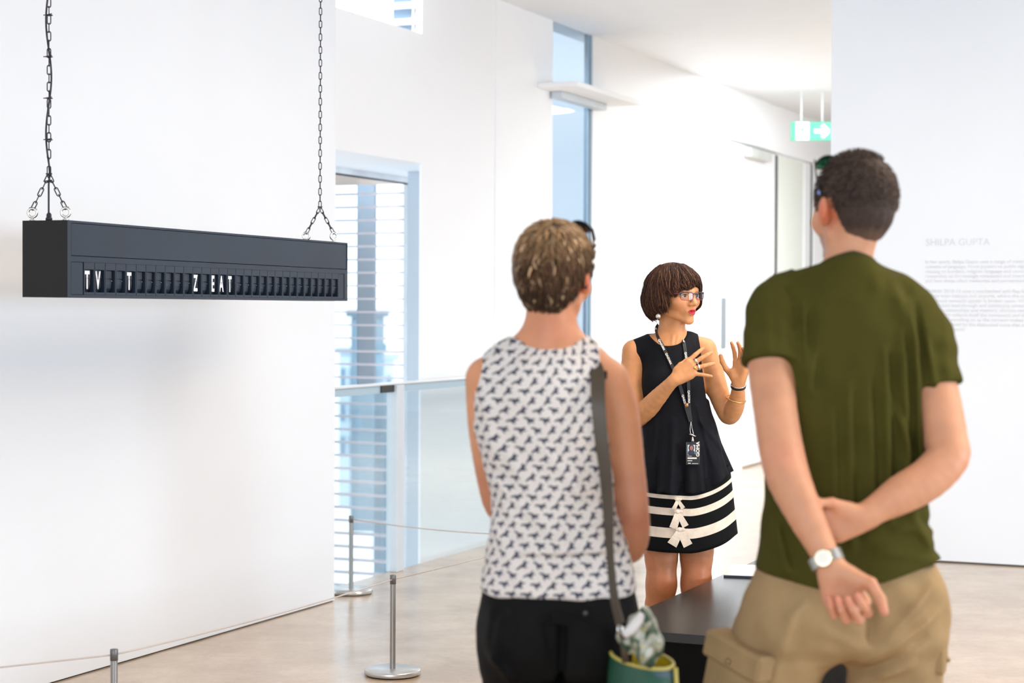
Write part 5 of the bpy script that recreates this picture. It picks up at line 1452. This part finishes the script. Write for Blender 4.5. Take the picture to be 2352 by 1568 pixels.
    for t in (.10, .27, .46, .80): print_on(ra, t, .0105, 'QAGOMA')
    for t in (.20, .42, .74): print_on(rb, t, .0105, 'QAGOMA')
    jn = surf(1587, 968, .005)
    nk = mat('brushed_nickel', (.62, .58, .52), .3, metal=1.0)
    MB().tube(path_pts([jn, surf(1585, 985, .010), surf(1587, 999, .010)], 6), .0012, 6).build('clip_wire', nk, t_, L0)
    MB().tube(path_pts([jn, surf(1590, 985, .010), surf(1593, 997, .010)], 6), .0012, 6).build('clip_wire', nk, t_, L0)
    MB().tube([surf(1584, 996, .010), surf(1598, 1002, .012)], .0034, 8).build('clip_lever', nk, t_, L0)
    MB().tube([surf(1590, 1003, .012), surf(1591, 1009, .012), surf(1591, 1015, .012)], [.0035, .005, .0055], 8).build('clip_barrel', nk, t_, L0)
    MB().sphere(tuple(surf(1577, 930, .010)), np.array([.0075, .005, .0085]), 14).build('pendant', mat('amber_brooch', (.45, .22, .10), .25, metal=.5), t_, L0)
    c0 = surf(1575, 1014, .012); c1_ = surf(1607, 1067, .012); yb = min(c0[1], c1_[1]) - .003
    w_ = c1_[0] - c0[0]; h_ = c0[2] - c1_[2]; TT = lambda x, y, z: (c0[0] + x * w_, yb + y, c1_[2] + z * h_)
    bx = lambda nm, m_, x0, z0, x1, z1, y0: MB().box((x0, y0, z0), (x1, y0 + .0012, z1), T=TT).build(nm, m_, t_, L0)
    MB().box((0, 0, 0), (1, .003, 1), T=TT).build('pass_card', mat('black_card', (.010, .010, .012), .35), t_, L0)
    q = MB(); q.tube([TT(.03, -.0003, .03), TT(.97, -.0003, .03), TT(.97, -.0003, .97), TT(.03, -.0003, .97)], .0007, 4, closed=True); q.build('card_edge', mat('clear_grey_edge', (.30, .31, .32), .3), t_, L0)
    bx('portrait_photo', mat('photo_paper', (.55, .66, .72), .4), .10, .48, .66, .88, -.0013)
    q = MB(); q.sphere(TT(.38, -.0016, .75), (.0105, .0008, .0135), 12); q.build('portrait_hair', mat('dark_print', (.03, .02, .03), .5), t_, L0)
    q = MB(); q.sphere(TT(.38, -.0024, .735), (.0065, .0006, .0090), 12); q.build('portrait_face', mat('face_print', (.36, .14, .12), .5), t_, L0)
    q = MB(); q.sphere(TT(.38, -.0016, .53), (.0135, .0008, .0110), 12); q.build('portrait_body', mat('navy_print', (.02, .03, .06), .5), t_, L0)
    bx('name_line', lw, .10, .435, .26, .455, -.0013); bx('name_line', lw, .10, .375, .42, .39, -.0013)
    bx('white_bar', lw, .10, .26, .78, .325, -.0013); bx('small_line', lw, .10, .165, .45, .195, -.0013); bx('small_line', lw, .14, .05, .34, .085, -.0013); bx('small_line', lw, .42, .045, .88, .065, -.0013)
    me = text_mesh('print', 'GOMA', .0165, .0002, sx=1.12, bold=.0007); o = new_obj('print', me, lw, t_)
    o.matrix_local = Matrix.Translation(Vector(TT(.955, -.0015, .36)) + L0) @ Matrix(((0, -1, 0, 0), (0, 0, -1, 0), (1, 0, 0, 0), (0, 0, 0, 1)))
build_guide()
# ================================================================== the woman in the patterned top
def build_woman():
    D = 4.15
    root = person_root((P(1265, 900, D)[0], D), 'short-haired woman seen from behind in a white sleeveless top patterned with dark birds')
    LR = -Vector(root.location)
    p_ = lambda x, y, d=D: P(x, y, d)
    skin = np.array([.58, .255, .13])
    rows = [px_row(790, 1208, 1318, D + .005, .055), px_row(806, 1180, 1340, D, .066), px_row(830, 1138, 1378, D, .085), px_row(870, 1100, 1388, D, .104), px_row(930, 1088, 1388, D, .112),
            px_row(1000, 1094, 1394, D, .112), px_row(1060, 1112, 1400, D, .110), px_row(1120, 1129, 1406, D, .107), px_row(1180, 1134, 1414, D, .108), px_row(1240, 1125, 1436, D, .114),
            px_row(1300, 1113, 1450, D, .122), px_row(1362, 1104, 1461, D, .130)]
    sh = [cone(p_(1180, 822), p_(1118, 862), .040, .040), cone(p_(1330, 822), p_(1392, 868), .040, .040)]
    torso = U([loft([(z, cx, cy, ax - .008, ay - .008) for z, cx, cy, ax, ay in rows], n=2.3)] + [Inf(c, -.004) for c in sh], .04)
    trap = [cone(p_(1235, 780), p_(1165, 826), .028, .030), cone(p_(1300, 780), p_(1362, 826), .026, .030)]
    armL = path([(p_(1116, 872), .042), (p_(1114, 940, D + .01), .0405), (p_(1120, 1020, D + .03), .0385), (p_(1133, 1100, D + .05), .037), (p_(1150, 1160, D + .075), .0365), (p_(1180, 1172, D + .13), .034), (p_(1240, 1150, D + .22), .025), (p_(1262, 1142, D + .25), .022)], .02)
    armR = path([(p_(1402, 872), .040), (p_(1420, 930), .0415), (p_(1432, 990), .0400), (p_(1440, 1060, D), .0385), (p_(1449, 1130, D - .005), .0370), (p_(1456, 1190, D - .005), .0350),
                 (p_(1458, 1230, D + .015), .033), (p_(1448, 1262, D + .06), .0300), (p_(1420, 1262, D + .15), .025), (p_(1390, 1240, D + .23), .0215)], .02)
    wl, wr_ = p_(1262, 1142, D + .25), p_(1390, 1240, D + .23)
    cur = [(4, (30, 40, 30)), (1, (32, 42, 30)), (-3, (34, 44, 30)), (-8, (36, 46, 30))]
    hA, tA, _ = hand_sdf(wl, (.92, .15, -.25), (0, -1, 0), 1, .92, cur, [(.7, .6, .3), (.4, .9, .3), (.1, 1, .4)], wr=.022)
    hB, tB, _ = hand_sdf(wr_, (-.90, .2, .35), (0, -1, 0), -1, .92, cur, [(.7, .6, .3), (.4, .9, .3), (.1, 1, .4)], wr=.022)
    hc = p_(1277, 634, D + .01); hs = .955; HR = basis(math.radians(-24), math.radians(-2), math.radians(1))
    head, HL = head_sdf(hc, HR, hs, female=True)
    neck = U([cone(p_(1264, 715, D + .005), p_(1262, 790, D + .005), .0475, .056), cone(HL(0, -.040, -.045), p_(1262, 780), .042, .050), cone(HL(0, .02, -.07), p_(1264, 780, D + .03), .040, .046)], .03)
    h1, h2 = p_(1204, 1430), p_(1362, 1430)
    k1, k2 = V(h1[0] - .015, D + .01, .46), V(h2[0] + .01, D + .01, .46); f1, f2 = V(h1[0] - .03, D - .02, 0), V(h2[0] + .02, D - .02, 0)
    legs = [U([path([(h_, .082), ((h_ + k_) / 2, .070), (k_, .052)], .03), path([(k_, .052), (k_ * .7 + f_ * .3, .050), (f_ + V(0, 0, .06), .034)], .03), cone(f_ + V(0, -.03, .035), f_ + V(0, .13, .025), .032, .026)], .03) for h_, k_, f_ in ((h1, k1, f1), (h2, k2, f2))]
    body = U([torso] + trap + [neck, head, armL, armR, hA, hB] + legs, [0, .03, .03, .035, .012, .028, .028, .008, .008, .03, .004])
    def col(v):
        c = np.tile(skin, (len(v), 1))
        c = lerpc(c, (.66, .12, .035), 1.0 * blob(v, HL(.082, -.008, -.012), .028) + .6 * blob(v, HL(-.08, -.008, -.012), .02))
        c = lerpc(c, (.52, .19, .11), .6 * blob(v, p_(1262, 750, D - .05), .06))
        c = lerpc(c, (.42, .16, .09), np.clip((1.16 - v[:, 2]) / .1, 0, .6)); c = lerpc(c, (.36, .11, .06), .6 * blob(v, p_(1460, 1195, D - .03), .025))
        return c
    sdf_obj('body', body, .0042, skin_mat('woman_skin', skin), root, rel=1, colfn=col)
    # hair
    cap = U([ell(HL(0, -.018, .034), np.array([.0860, .104, .0935]) * hs, HR), ell(HL(0, -.046, -.026), np.array([.068, .062, .070]) * hs, HR)], .03)
    def cut(p):
        l = (p - hc) @ HR / hs
        zl = np.interp(l[:, 1], [-.2, -.06, -.040, -.022, .012, .030, .055, .075, .1], [-.092, -.088, -.072, .010, .016, -.008, .020, .050, .055]) + np.clip(np.abs(l[:, 0]) - .045, 0, 1) * .9 * (l[:, 1] < -.03)
        return (zl - l[:, 2]) * .6
    sdf_obj('hair', Cut(cap, cut, .006), .004, M_hair, root, rel=1, colfn=lambda v: np.tile(np.array([.050, .028, .017]), (len(v), 1)))
    rng = np.random.default_rng(5); lk = []; cl = []
    def on_cap(pts, lift):
        for _ in range(3):
            v = cap.fn(pts, pts.min(0), pts.max(0)); e = 1e-3
            gr = np.stack([cap.fn(pts + np.eye(3)[k] * e, pts.min(0), pts.max(0)) - v for k in range(3)], 1); gr /= np.linalg.norm(gr, axis=1)[:, None] + 1e-12
            pts = pts + gr * (lift - v)[:, None]
        return pts, gr
    n0 = 5200; d = rng.normal(size=(n0, 3)); d /= np.linalg.norm(d, axis=1)[:, None]
    W0 = (d * np.array([.09, .10, .11]) + np.array([0, -.03, .012])) * hs @ HR.T + hc
    W0, G0 = on_cap(W0, np.zeros(n0)); ok = cut(W0) < -.004; W0 = W0[ok]; G0 = G0[ok]; n0 = len(W0)
    L0_ = (W0 - hc) @ HR / hs; Nl = G0 @ HR
    dn = L0_ - np.array([.012, -.065, .118]); dn /= np.linalg.norm(dn, axis=1)[:, None]
    fl = dn + np.stack([rng.normal(size=n0) * .35, rng.normal(size=n0) * .1, rng.normal(size=n0) * .15 - .25 * (L0_[:, 2] < .03)], 1) + np.where((L0_[:, 1] > 0)[:, None], np.array([.5, .3, .1]), 0)
    Ln = rng.uniform(.020, .040, n0) * np.where(L0_[:, 2] > -.01, 1.0, .55); lift = rng.uniform(.0004, .0030, n0); puff = rng.uniform(.001, .007, n0) * np.where(L0_[:, 2] > 0, 1, .35)
    q_ = W0.copy(); gr = G0; PT = []; OT = []; n_ = 6; flw = fl @ HR.T
    for j in range(n_):
        t = j / (n_ - 1); PT.append(q_ + gr * (puff * math.sin(t * 2.4))[:, None]); OT.append(gr)
        fq = flw - gr * (flw * gr).sum(1)[:, None]; fq /= np.linalg.norm(fq, axis=1)[:, None] + 1e-9
        q_, gr = on_cap(q_ + fq * (Ln * hs / (n_ - 1))[:, None], lift)
    PT = np.stack(PT, 1); OT = np.stack(OT, 1)
    for i in range(n0):
        w_ = rng.uniform(.0013, .0032); lk.append((PT[i], [w_ * a for a in (.5, 1, 1, .85, .55, .12)], OT[i])); l0 = L0_[i]
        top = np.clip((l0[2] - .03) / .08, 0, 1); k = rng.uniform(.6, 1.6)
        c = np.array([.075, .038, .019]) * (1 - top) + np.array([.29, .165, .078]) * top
        if rng.random() < .22 * (.25 + top): c = np.array([.46, .30, .17])
        if l0[0] < -.05: c = c * .6 + np.array([.34, .26, .20]) * .4
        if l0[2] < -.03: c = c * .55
        cl.append(tuple(c * k))
    locks_mesh('hair_locks', lk, M_hair, root, cl, n=4)['kind'] = 'stuff'
    # ---- printed top
    def bird_print(nt, b, mx):
        E.nt = nt
        au = nt.nodes.new('ShaderNodeAttribute'); au.attribute_name = 'pu'; av = nt.nodes.new('ShaderNodeAttribute'); av.attribute_name = 'pv'
        u = E(au.outputs['Fac']) ; v = E(av.outputs['Fac'])
        nz = nt.nodes.new('ShaderNodeTexNoise'); nz.inputs['Scale'].default_value = 9; tc = nt.nodes.new('ShaderNodeTexCoord'); nt.links.new(tc.outputs['Object'], nz.inputs['Vector'])
        wob = (E(nz.outputs[0]) - .5) * .012
        V_ = (v + wob) / .0212; row = V_.floor(); fy = V_.frac() - .5
        U_ = (u + wob) / .0355 + (row * .5).frac() + (row * .37).sin() * .14; cidx = U_.floor(); fx = U_.frac() - .5
        cb = nt.nodes.new('ShaderNodeCombineXYZ'); nt.links.new(cidx.s, cb.inputs[0]); nt.links.new(row.s, cb.inputs[1])
        wn = nt.nodes.new('ShaderNodeTexWhiteNoise'); nt.links.new(cb.outputs[0], wn.inputs['Vector'])
        h = E(wn.outputs['Value']); sg = (h - .5) * 2.6
        x = fx * .0355; y = fy * .0212 + (h - .5) * .002
        ca = (sg * .55).cos(); sa = (sg * .55).sin(); xr = x * ca + y * sa; yr = y * ca - x * sa
        # body: long lens shape, wings: two crossing slanted blades
        def blade(cx, cy, L, Wd, an):
            c_, s_ = math.cos(an), math.sin(an); X = (xr - cx) * c_ + (yr - cy) * s_; Y = (yr - cy) * c_ - (xr - cx) * s_
            return (X * X) / (L * L) + (Y.abs() / Wd)
        d = blade(0, 0, .0145, .0030, .12).min(blade(.0030, .0020, .0098, .0030, .95)).min(blade(.0005, -.0030, .0090, .0028, -.80)).min(blade(-.0090, -.0016, .0060, .0022, .60))
        n2 = nt.nodes.new('ShaderNodeTexNoise'); n2.inputs['Scale'].default_value = 500; nt.links.new(tc.outputs['Object'], n2.inputs['Vector'])
        mk = (d + (E(n2.outputs[0]) - .5) * .5).lt(1.0)
        m2 = nt.nodes.new('ShaderNodeMix'); m2.data_type = 'RGBA'; nt.links.new(mk.s, m2.inputs[0]); m2.inputs[6].default_value = (.66, .60, .56, 1); m2.inputs[7].default_value = (.055, .058, .082, 1)
        nt.links.new(m2.outputs[2], mx.inputs[6])
    cot = mat('bird_print_cotton', (.7, .66, .62), .85, spec=.2, var=.04, vscale=12, bump=.2, bscale=700, extra=bird_print)
    top = U([loft(rows, n=2.3, grow=.004)] + sh + [Inf(t, .004) for t in trap], .04)
    fl = [(1140, 1100, 1290, 1230, .012, .007), (1150, 1140, 1260, 1300, .012, .006), (1180, 1250, 1430, 1248, .010, .008), (1200, 1268, 1420, 1262, .009, -.006), (1240, 1010, 1340, 1130, .012, .006), (1290, 960, 1400, 1100, .012, .006),
          (1300, 1100, 1400, 1180, .010, .006), (1150, 1010, 1250, 1180, .011, .005), (1330, 1180, 1430, 1200, .010, .006), (1260, 1050, 1300, 1200, .012, .005), (1110, 900, 1140, 1060, .012, .006), (1350, 900, 1380, 1100, .012, .006), (1140, 1200, 1200, 1340, .012, .006)]
    fw = [(*pz(a, b, D), *pz(c, d, D), w_, am) for a, b, c, d, w_, am in fl]
    def folds(p):
        m_ = np.clip((D + .04 - p[:, 1]) / .05, 0, 1); r = 0
        for f_ in fw: r = r + fold(p, *f_)
        return r * m_ + .0014 * np.sin(p[:, 0] * 70 + p[:, 2] * 30) * np.sin(p[:, 2] * 47)
    zh = pz(1280, 1360, D)[1]; zn = pz(1262, 806, D)[1]; xn = p_(1262, 800)[0]
    top = Cut(Disp(top, folds), lambda p: zh - p[:, 2] + .004 * np.sin(p[:, 0] * 25), .003)
    top = Cut(top, lambda p: np.where(np.abs(p[:, 0] - xn) < .085, p[:, 2] - zn - np.clip(np.abs(p[:, 0] - xn) - .05, 0, 1) * .9 + .3 * (p[:, 1] - D), -1), .003)
    xl_ = [p_(x, 0)[0] for x in (1060, 1094, 1092, 1104, 1112)]; xr_ = [p_(x, 0)[0] for x in (1450, 1396, 1388, 1384, 1380)]; zz_ = [p_(0, y)[2] for y in (985, 960, 910, 870, 826)]
    def arm_(p):
        a = np.interp(p[:, 2], zz_, xl_) - p[:, 0]; b = p[:, 0] - np.interp(p[:, 2], zz_, xr_); return np.where(p[:, 2] > zz_[0], np.maximum(a, b), -1)
    top = Cut(top, arm_, .003)
    cx0 = p_(1270, 1000)[0]
    def uv(v):
        a = np.arctan2(v[:, 0] - cx0, D + .02 - v[:, 1]); return dict(pu=a * .15, pv=v[:, 2])
    sdf_obj('sleeveless_top', top, .0042, cot, root, rel=1, ffn=uv)
    # black trim at the right arm-hole, trousers
    tr = mat('black_denim', (.0032, .003, .003), .75, spec=.14, var=.35, vscale=12, bump=.35, bscale=500)
    MB().tube(path_pts([p_(1376, 834, D + .03), p_(1386, 838, D), p_(1390, 850, D - .035), p_(1388, 868, D - .055)], 6), .0055, 8).build('arm_hole_binding', tr, root, LR)
    seat = [px_row(1330, 1112, 1452, D, .118), px_row(1370, 1105, 1462, D, .128), px_row(1430, 1096, 1472, D, .140), px_row(1490, 1098, 1474, D, .142), px_row(1540, 1112, 1468, D, .13)]
    ch = [ell(p_(1208, 1460, D - .060), (.080, .092, .095)), ell(p_(1358, 1460, D - .060), (.080, .092, .095))]
    lg = [path([(h_ + V(0, 0, -.02), .094), ((h_ + k_) / 2, .086), (k_, .072), (f_ + V(0, 0, .12), .070), (f_ + V(0, 0, .05), .072)], .03) for h_, k_, f_ in ((h1, k1, f1), (h2, k2, f2))]
    ft = [(1130, 1380, 1118, 1460, .010, .006), (1150, 1400, 1135, 1500, .012, .008), (1120, 1470, 1175, 1540, .010, .009), (1230, 1380, 1250, 1500, .012, .005), (1170, 1380, 1190, 1420, .008, .005), (1288, 1400, 1284, 1568, .008, -.012), (1270, 1385, 1350, 1410, .004, .003)]
    ftw = [(*pz(a, b, D), *pz(c, d, D), w_, am) for a, b, c, d, w_, am in ft]
    def ff(p):
        r = 0
        for f_ in ftw: r = r + fold(p, *f_)
        return 1.6 * r * np.clip((D + .04 - p[:, 1]) / .05, 0, 1)
    pants = Disp(U([loft(seat, n=2.3)] + ch + lg, .03), ff)
    sdf_obj('trousers', pants, .0055, tr, root, rel=1)
    q = MB()   # back pocket flap with button
    o = MB().box((-.05, -.004, -.026), (.05, .006, 0), T=lambda x, y, z: tuple(p_(1318, 1404, D - .149 + abs(x) * .25) + V(x, y, z - .28 * (x + .05) * .5)), bev=.002).build('pocket_flap', tr, root, LR)
    MB().sphere(tuple(p_(1345, 1408, D - .158)), np.array([.006, .003, .006]), 12).build('button', mat('dull_button', (.05, .05, .045), .3, metal=.6), root, LR)
    for f_ in (f1, f2):
        sdf_obj('shoe', Cut(U([cone(f_ + V(0, -.04, .04), f_ + V(0, .08, .04), .042, .040), cone(f_ + V(0, .08, .035), f_ + V(0, .17, .028), .040, .030)], .02), lambda p: .002 - p[:, 2], .003), .006, mat('black_leather', (.01, .01, .011), .35), root)
    # sunglasses on the head
    t_ = empty('sunglasses', tuple(HL(0, .06, .11)), 'dark sunglasses with silver studs pushed into the hair of the woman in the patterned top', 'sunglasses'); L0 = -Vector(t_.location)
    mk = mat('smoky_plastic', (.018, .018, .024), .25); ml = mat('smoke_lens', (.02, .02, .025), .1, metal=.4)
    for q_ in (-1, 1):
        q = MB(); vs = []; fs = []
        for j in range(5):
            for k in range(20):
                a_ = 2 * math.pi * k / 20; r_ = j / 4; x = q_ * .036 + .029 * r_ * math.cos(a_); u = .022 * r_ * math.sin(a_); cv = -.016 * ((x / .066) ** 2)
                vs.append(tuple(HL(x, .062 + u * .8 + cv, .122 - u * .62 + cv * .4)))
        for j in range(4):
            for k in range(20): k2_ = (k+1) % 20; fs.append((j*20+k, j*20+k2_, (j+1)*20+k2_, (j+1)*20+k))
        q.add(vs, fs, 0, True); ln = q.build('lens', ml, t_, L0); md = ln.modifiers.new('thick', 'SOLIDIFY'); md.thickness = .002
        arm = [HL(*v) for v in path_pts([(q_*.066, .050, .116), (q_*.0820, .030, .085), (q_*.0895, .010, .048), (q_*.0890, -.008, .015), (q_*.0830, -.022, -.030)], 7)]
        MB().tube(arm, [.0046] * len(arm), 8, flat=.5, up=(1, 0, 0)).build('temple_arm', mk, t_, L0)
        for t in (.30, .42, .62): 
            MB().sphere(tuple(arm[int(t * (len(arm) - 1))] + HR @ np.array([q_*.003, -.003, 0])), np.array([.0045, .0045, .006]), 10).build('stud', mat('silver', None), t_, L0)
    MB().tube([HL(*v) for v in path_pts([(-.008, .074, .120), (0, .078, .122), (.008, .074, .120)], 4)], .002, 6).build('bridge', mk, t_, L0)
    # ------------------------------------------------------------- shoulder bag
    DB = D - .16; bc = P(1482, 1500, DB)
    t_ = empty('handbag', (bc[0], bc[1], .42), 'green and yellow patterned shoulder bag on a brown strap at the patterned-top woman\'s right hip', 'bag'); L0 = -Vector(t_.location)
    def bagpat(nt, b, mx):
        tc = nt.nodes.new('ShaderNodeTexCoord'); n = nt.nodes.new('ShaderNodeTexNoise'); n.inputs['Scale'].default_value = 11; n.inputs['Detail'].default_value = 1.5; n.inputs['Distortion'].default_value = 1.2
        nt.links.new(tc.outputs['Object'], n.inputs['Vector']); cr = nt.nodes.new('ShaderNodeValToRGB'); cr.color_ramp.interpolation = 'EASE'
        el = cr.color_ramp.elements; el[0].position = .30; el[0].color = (.03, .06, .075, 1); el[1].position = .40; el[1].color = (.004, .045, .022, 1)
        for ps, c in ((.60, (.005, .055, .028)), (.655, (.10, .13, .02)), (.69, (.42, .36, .04)), (.75, (.05, .10, .03))):
            e = el.new(ps); e.color = (*c, 1)
        nt.links.new(n.outputs[0], cr.inputs[0]); nt.links.new(cr.outputs[0], mx.inputs[6])
    mo = mat('green_bag_cloth', (.01, .09, .05), .55, spec=.4, var=.15, extra=bagpat); my = mat('yellow_lining', (.62, .44, .01), .55, var=.12); mtrim = mat('yellow_piping', (.42, .34, .07), .5)
    cx = P(1470, 1500, DB)[0]; prof = []
    def bagring(z, ax, ay, tilt, n_=40): return [V(cx + .006 + ax * math.cos(a), DB + .02 + ay * math.sin(a), z + tilt * math.cos(a) + .010 * math.sin(a)) for a in np.linspace(0, 2*math.pi, n_, endpoint=False)]
    zr_ = P(1500, 1516, DB)[2]
    lev = [(zr_, .070, .058, -.012), (zr_ - .03, .074, .062, -.008), (zr_ - .09, .078, .066, -.004), (zr_ - .17, .082, .070, 0), (zr_ - .24, .080, .066, 0), (zr_ - .27, .066, .052, 0)]
    q = MB(); vs = []
    for L_ in lev: vs += bagring(*L_)
    fs = [(i*40+k, (i+1)*40+k, (i+1)*40+(k+1) % 40, i*40+(k+1) % 40) for i in range(len(lev)-1) for k in range(40)] + [tuple((len(lev)-1)*40 + k for k in range(40))]
    q.add(vs, fs, 0, True); q.build('bag_body', mo, t_, L0)
    q = MB(); vs = []
    for z, ax, ay, tl in lev[:5]: vs += bagring(z + .001, ax - .004, ay - .004, tl)
    q.add(vs, [(i*40+k, i*40+(k+1) % 40, (i+1)*40+(k+1) % 40, (i+1)*40+k) for i in range(4) for k in range(40)] + [tuple(4*40 + k for k in range(40))[::-1]], 0, True); q.build('lining', my, t_, L0)
    MB().tube(bagring(zr_ + .001, .068, .056, -.012), .0040, 8, closed=True).build('rim_piping', mtrim, t_, L0)
    MB().tube(path_pts([V(cx + .076, DB - .01, zr_ - .014), V(cx + .079, DB - .015, zr_ - .09), V(cx + .074, DB - .02, zr_ - .18)], 6), .0050, 8).build('side_piping', mtrim, t_, L0)
    # strap over the shoulder, buckle
    lt_ = mat('brown_leather_strap', (.060, .043, .026), .5, var=.1)
    pix = [(1340, 842, D + .09), (1346, 832, D + .03), (1362, 836, D - .03), (1372, 860, D - .085), (1374, 920, D - .122), (1380, 1000, D - .128), (1390, 1080, D - .126), (1396, 1160, D - .122), (1400, 1250, D - .136), (1406, 1330, D - .160), (1414, 1390, D - .185), (1426, 1436, DB - .055)]
    pts = path_pts([P(*a) for a in pix], 7); N_ = len(pts); q = MB()
    for i, p in enumerate(pts):
        t = i / (N_ - 1); tg = nrm(pts[min(i+1, N_-1)] - pts[max(i-1, 0)]); tw = np.interp(t, [0, .35, .6, .75, 1], [0, .15, .6, 1.1, .9]); fwd = V(-math.sin(tw), -math.cos(tw), 0) if t > .12 else V(0, -1, .6)
        sd2 = nrm(np.cross(tg, fwd)); nn = nrm(np.cross(sd2, tg)); wd = np.interp(t, [0, .3, .55, .75, 1], [.034, .032, .029, .028, .028]) / 2
        for a, b in ((-1, -1), (1, -1), (1, 1), (-1, 1)): q.v.append(tuple(p + sd2 * a * wd + nn * b * .0016))
    for i in range(N_ - 1):
        for k in range(4): q.f.append((i*4+k, i*4+(k+1) % 4, (i+1)*4+(k+1) % 4, (i+1)*4+k)); q.mi.append(0); q.sm.append(False)
    q.f.append((3, 2, 1, 0)); q.mi.append(0); q.sm.append(False); q.build('strap', lt_, t_, L0)
    MB().tube([P(1420, 1432, DB - .06), P(1430, 1440, DB - .06), P(1432, 1456, DB - .06), P(1424, 1462, DB - .06), P(1419, 1446, DB - .06)], .0032, 8, closed=True).build('buckle', mat('silver', None), t_, L0)
    MB().tube([P(1428, 1455, DB - .06), P(1434, 1490, DB - .055), P(1437, 1520, DB - .045)], .008, 8, flat=.4).build('strap_tab', lt_, t_, L0)
    # silk scarf stuffed in the bag
    def scarfpat(nt, b, mx):
        tc = nt.nodes.new('ShaderNodeTexCoord'); mp = nt.nodes.new('ShaderNodeMapping'); mp.inputs['Scale'].default_value = (1.6, 1, .8); mp.inputs['Rotation'].default_value = (0, .6, 0); nt.links.new(tc.outputs['Object'], mp.inputs[0])
        n = nt.nodes.new('ShaderNodeTexNoise'); n.inputs['Scale'].default_value = 16; n.inputs['Detail'].default_value = 2; n.inputs['Distortion'].default_value = 1.5
        nt.links.new(mp.outputs[0], n.inputs['Vector']); cr = nt.nodes.new('ShaderNodeValToRGB'); el = cr.color_ramp.elements
        el[0].position = .34; el[0].color = (.010, .035, .020, 1); el[1].position = .44; el[1].color = (.07, .11, .07, 1)
        for ps, c in ((.50, (.30, .28, .20)), (.56, (.44, .42, .36)), (.62, (.16, .20, .13)), (.68, (.50, .36, .05))): e = el.new(ps); e.color = (*c, 1)
        nt.links.new(n.outputs[0], cr.inputs[0]); nt.links.new(cr.outputs[0], mx.inputs[6])
    msf = mat('silk_scarf', (.4, .4, .3), .45, spec=.4, extra=scarfpat)
    sc = U([cone(P(1438, 1462, DB - .05), P(1478, 1425, DB - .03), .012, .022), cone(P(1478, 1430, DB - .03), P(1497, 1470, DB - .03), .026, .022), cone(P(1446, 1468, DB - .045), P(1480, 1500, DB - .035), .018, .026),
            cone(P(1497, 1470, DB - .03), P(1503, 1522, DB - .02), .022, .010), cone(P(1470, 1480, DB - .04), P(1500, 1520, DB - .04), .022, .007), ell(P(1470, 1462, DB - .02), (.030, .028, .034))], .018)
    def crump(p):
        q_ = p - P(1475, 1465, DB)
        return .0050 * np.sin(q_[:, 0] * 150 + q_[:, 2] * 60) + .0022 * np.sin(q_[:, 0] * -120 + q_[:, 2] * 110 + q_[:, 1] * 80)
    sc_loc = P(1475, 1470, DB)
    t2 = empty('silk_scarf', tuple(sc_loc), 'crumpled green, white and yellow silk scarf stuffed in the opening of the shoulder bag', 'scarf')
    sdf_obj('cloth', Disp(sc, crump), .0028, msf, t2, rel=1)
    MB().tube(path_pts([P(1432, 1458, DB - .075), P(1448, 1446, DB - .075), P(1466, 1424, DB - .065), P(1474, 1412, DB - .05)], 6), [.008 + .0035 * math.sin(i / 18 * 3.1) for i in range(19)], 10, flat=.8).build('rolled_edge', mat('white_silk', (.60, .56, .54), .45, spec=.4), t2, -Vector(t2.location))
build_woman()
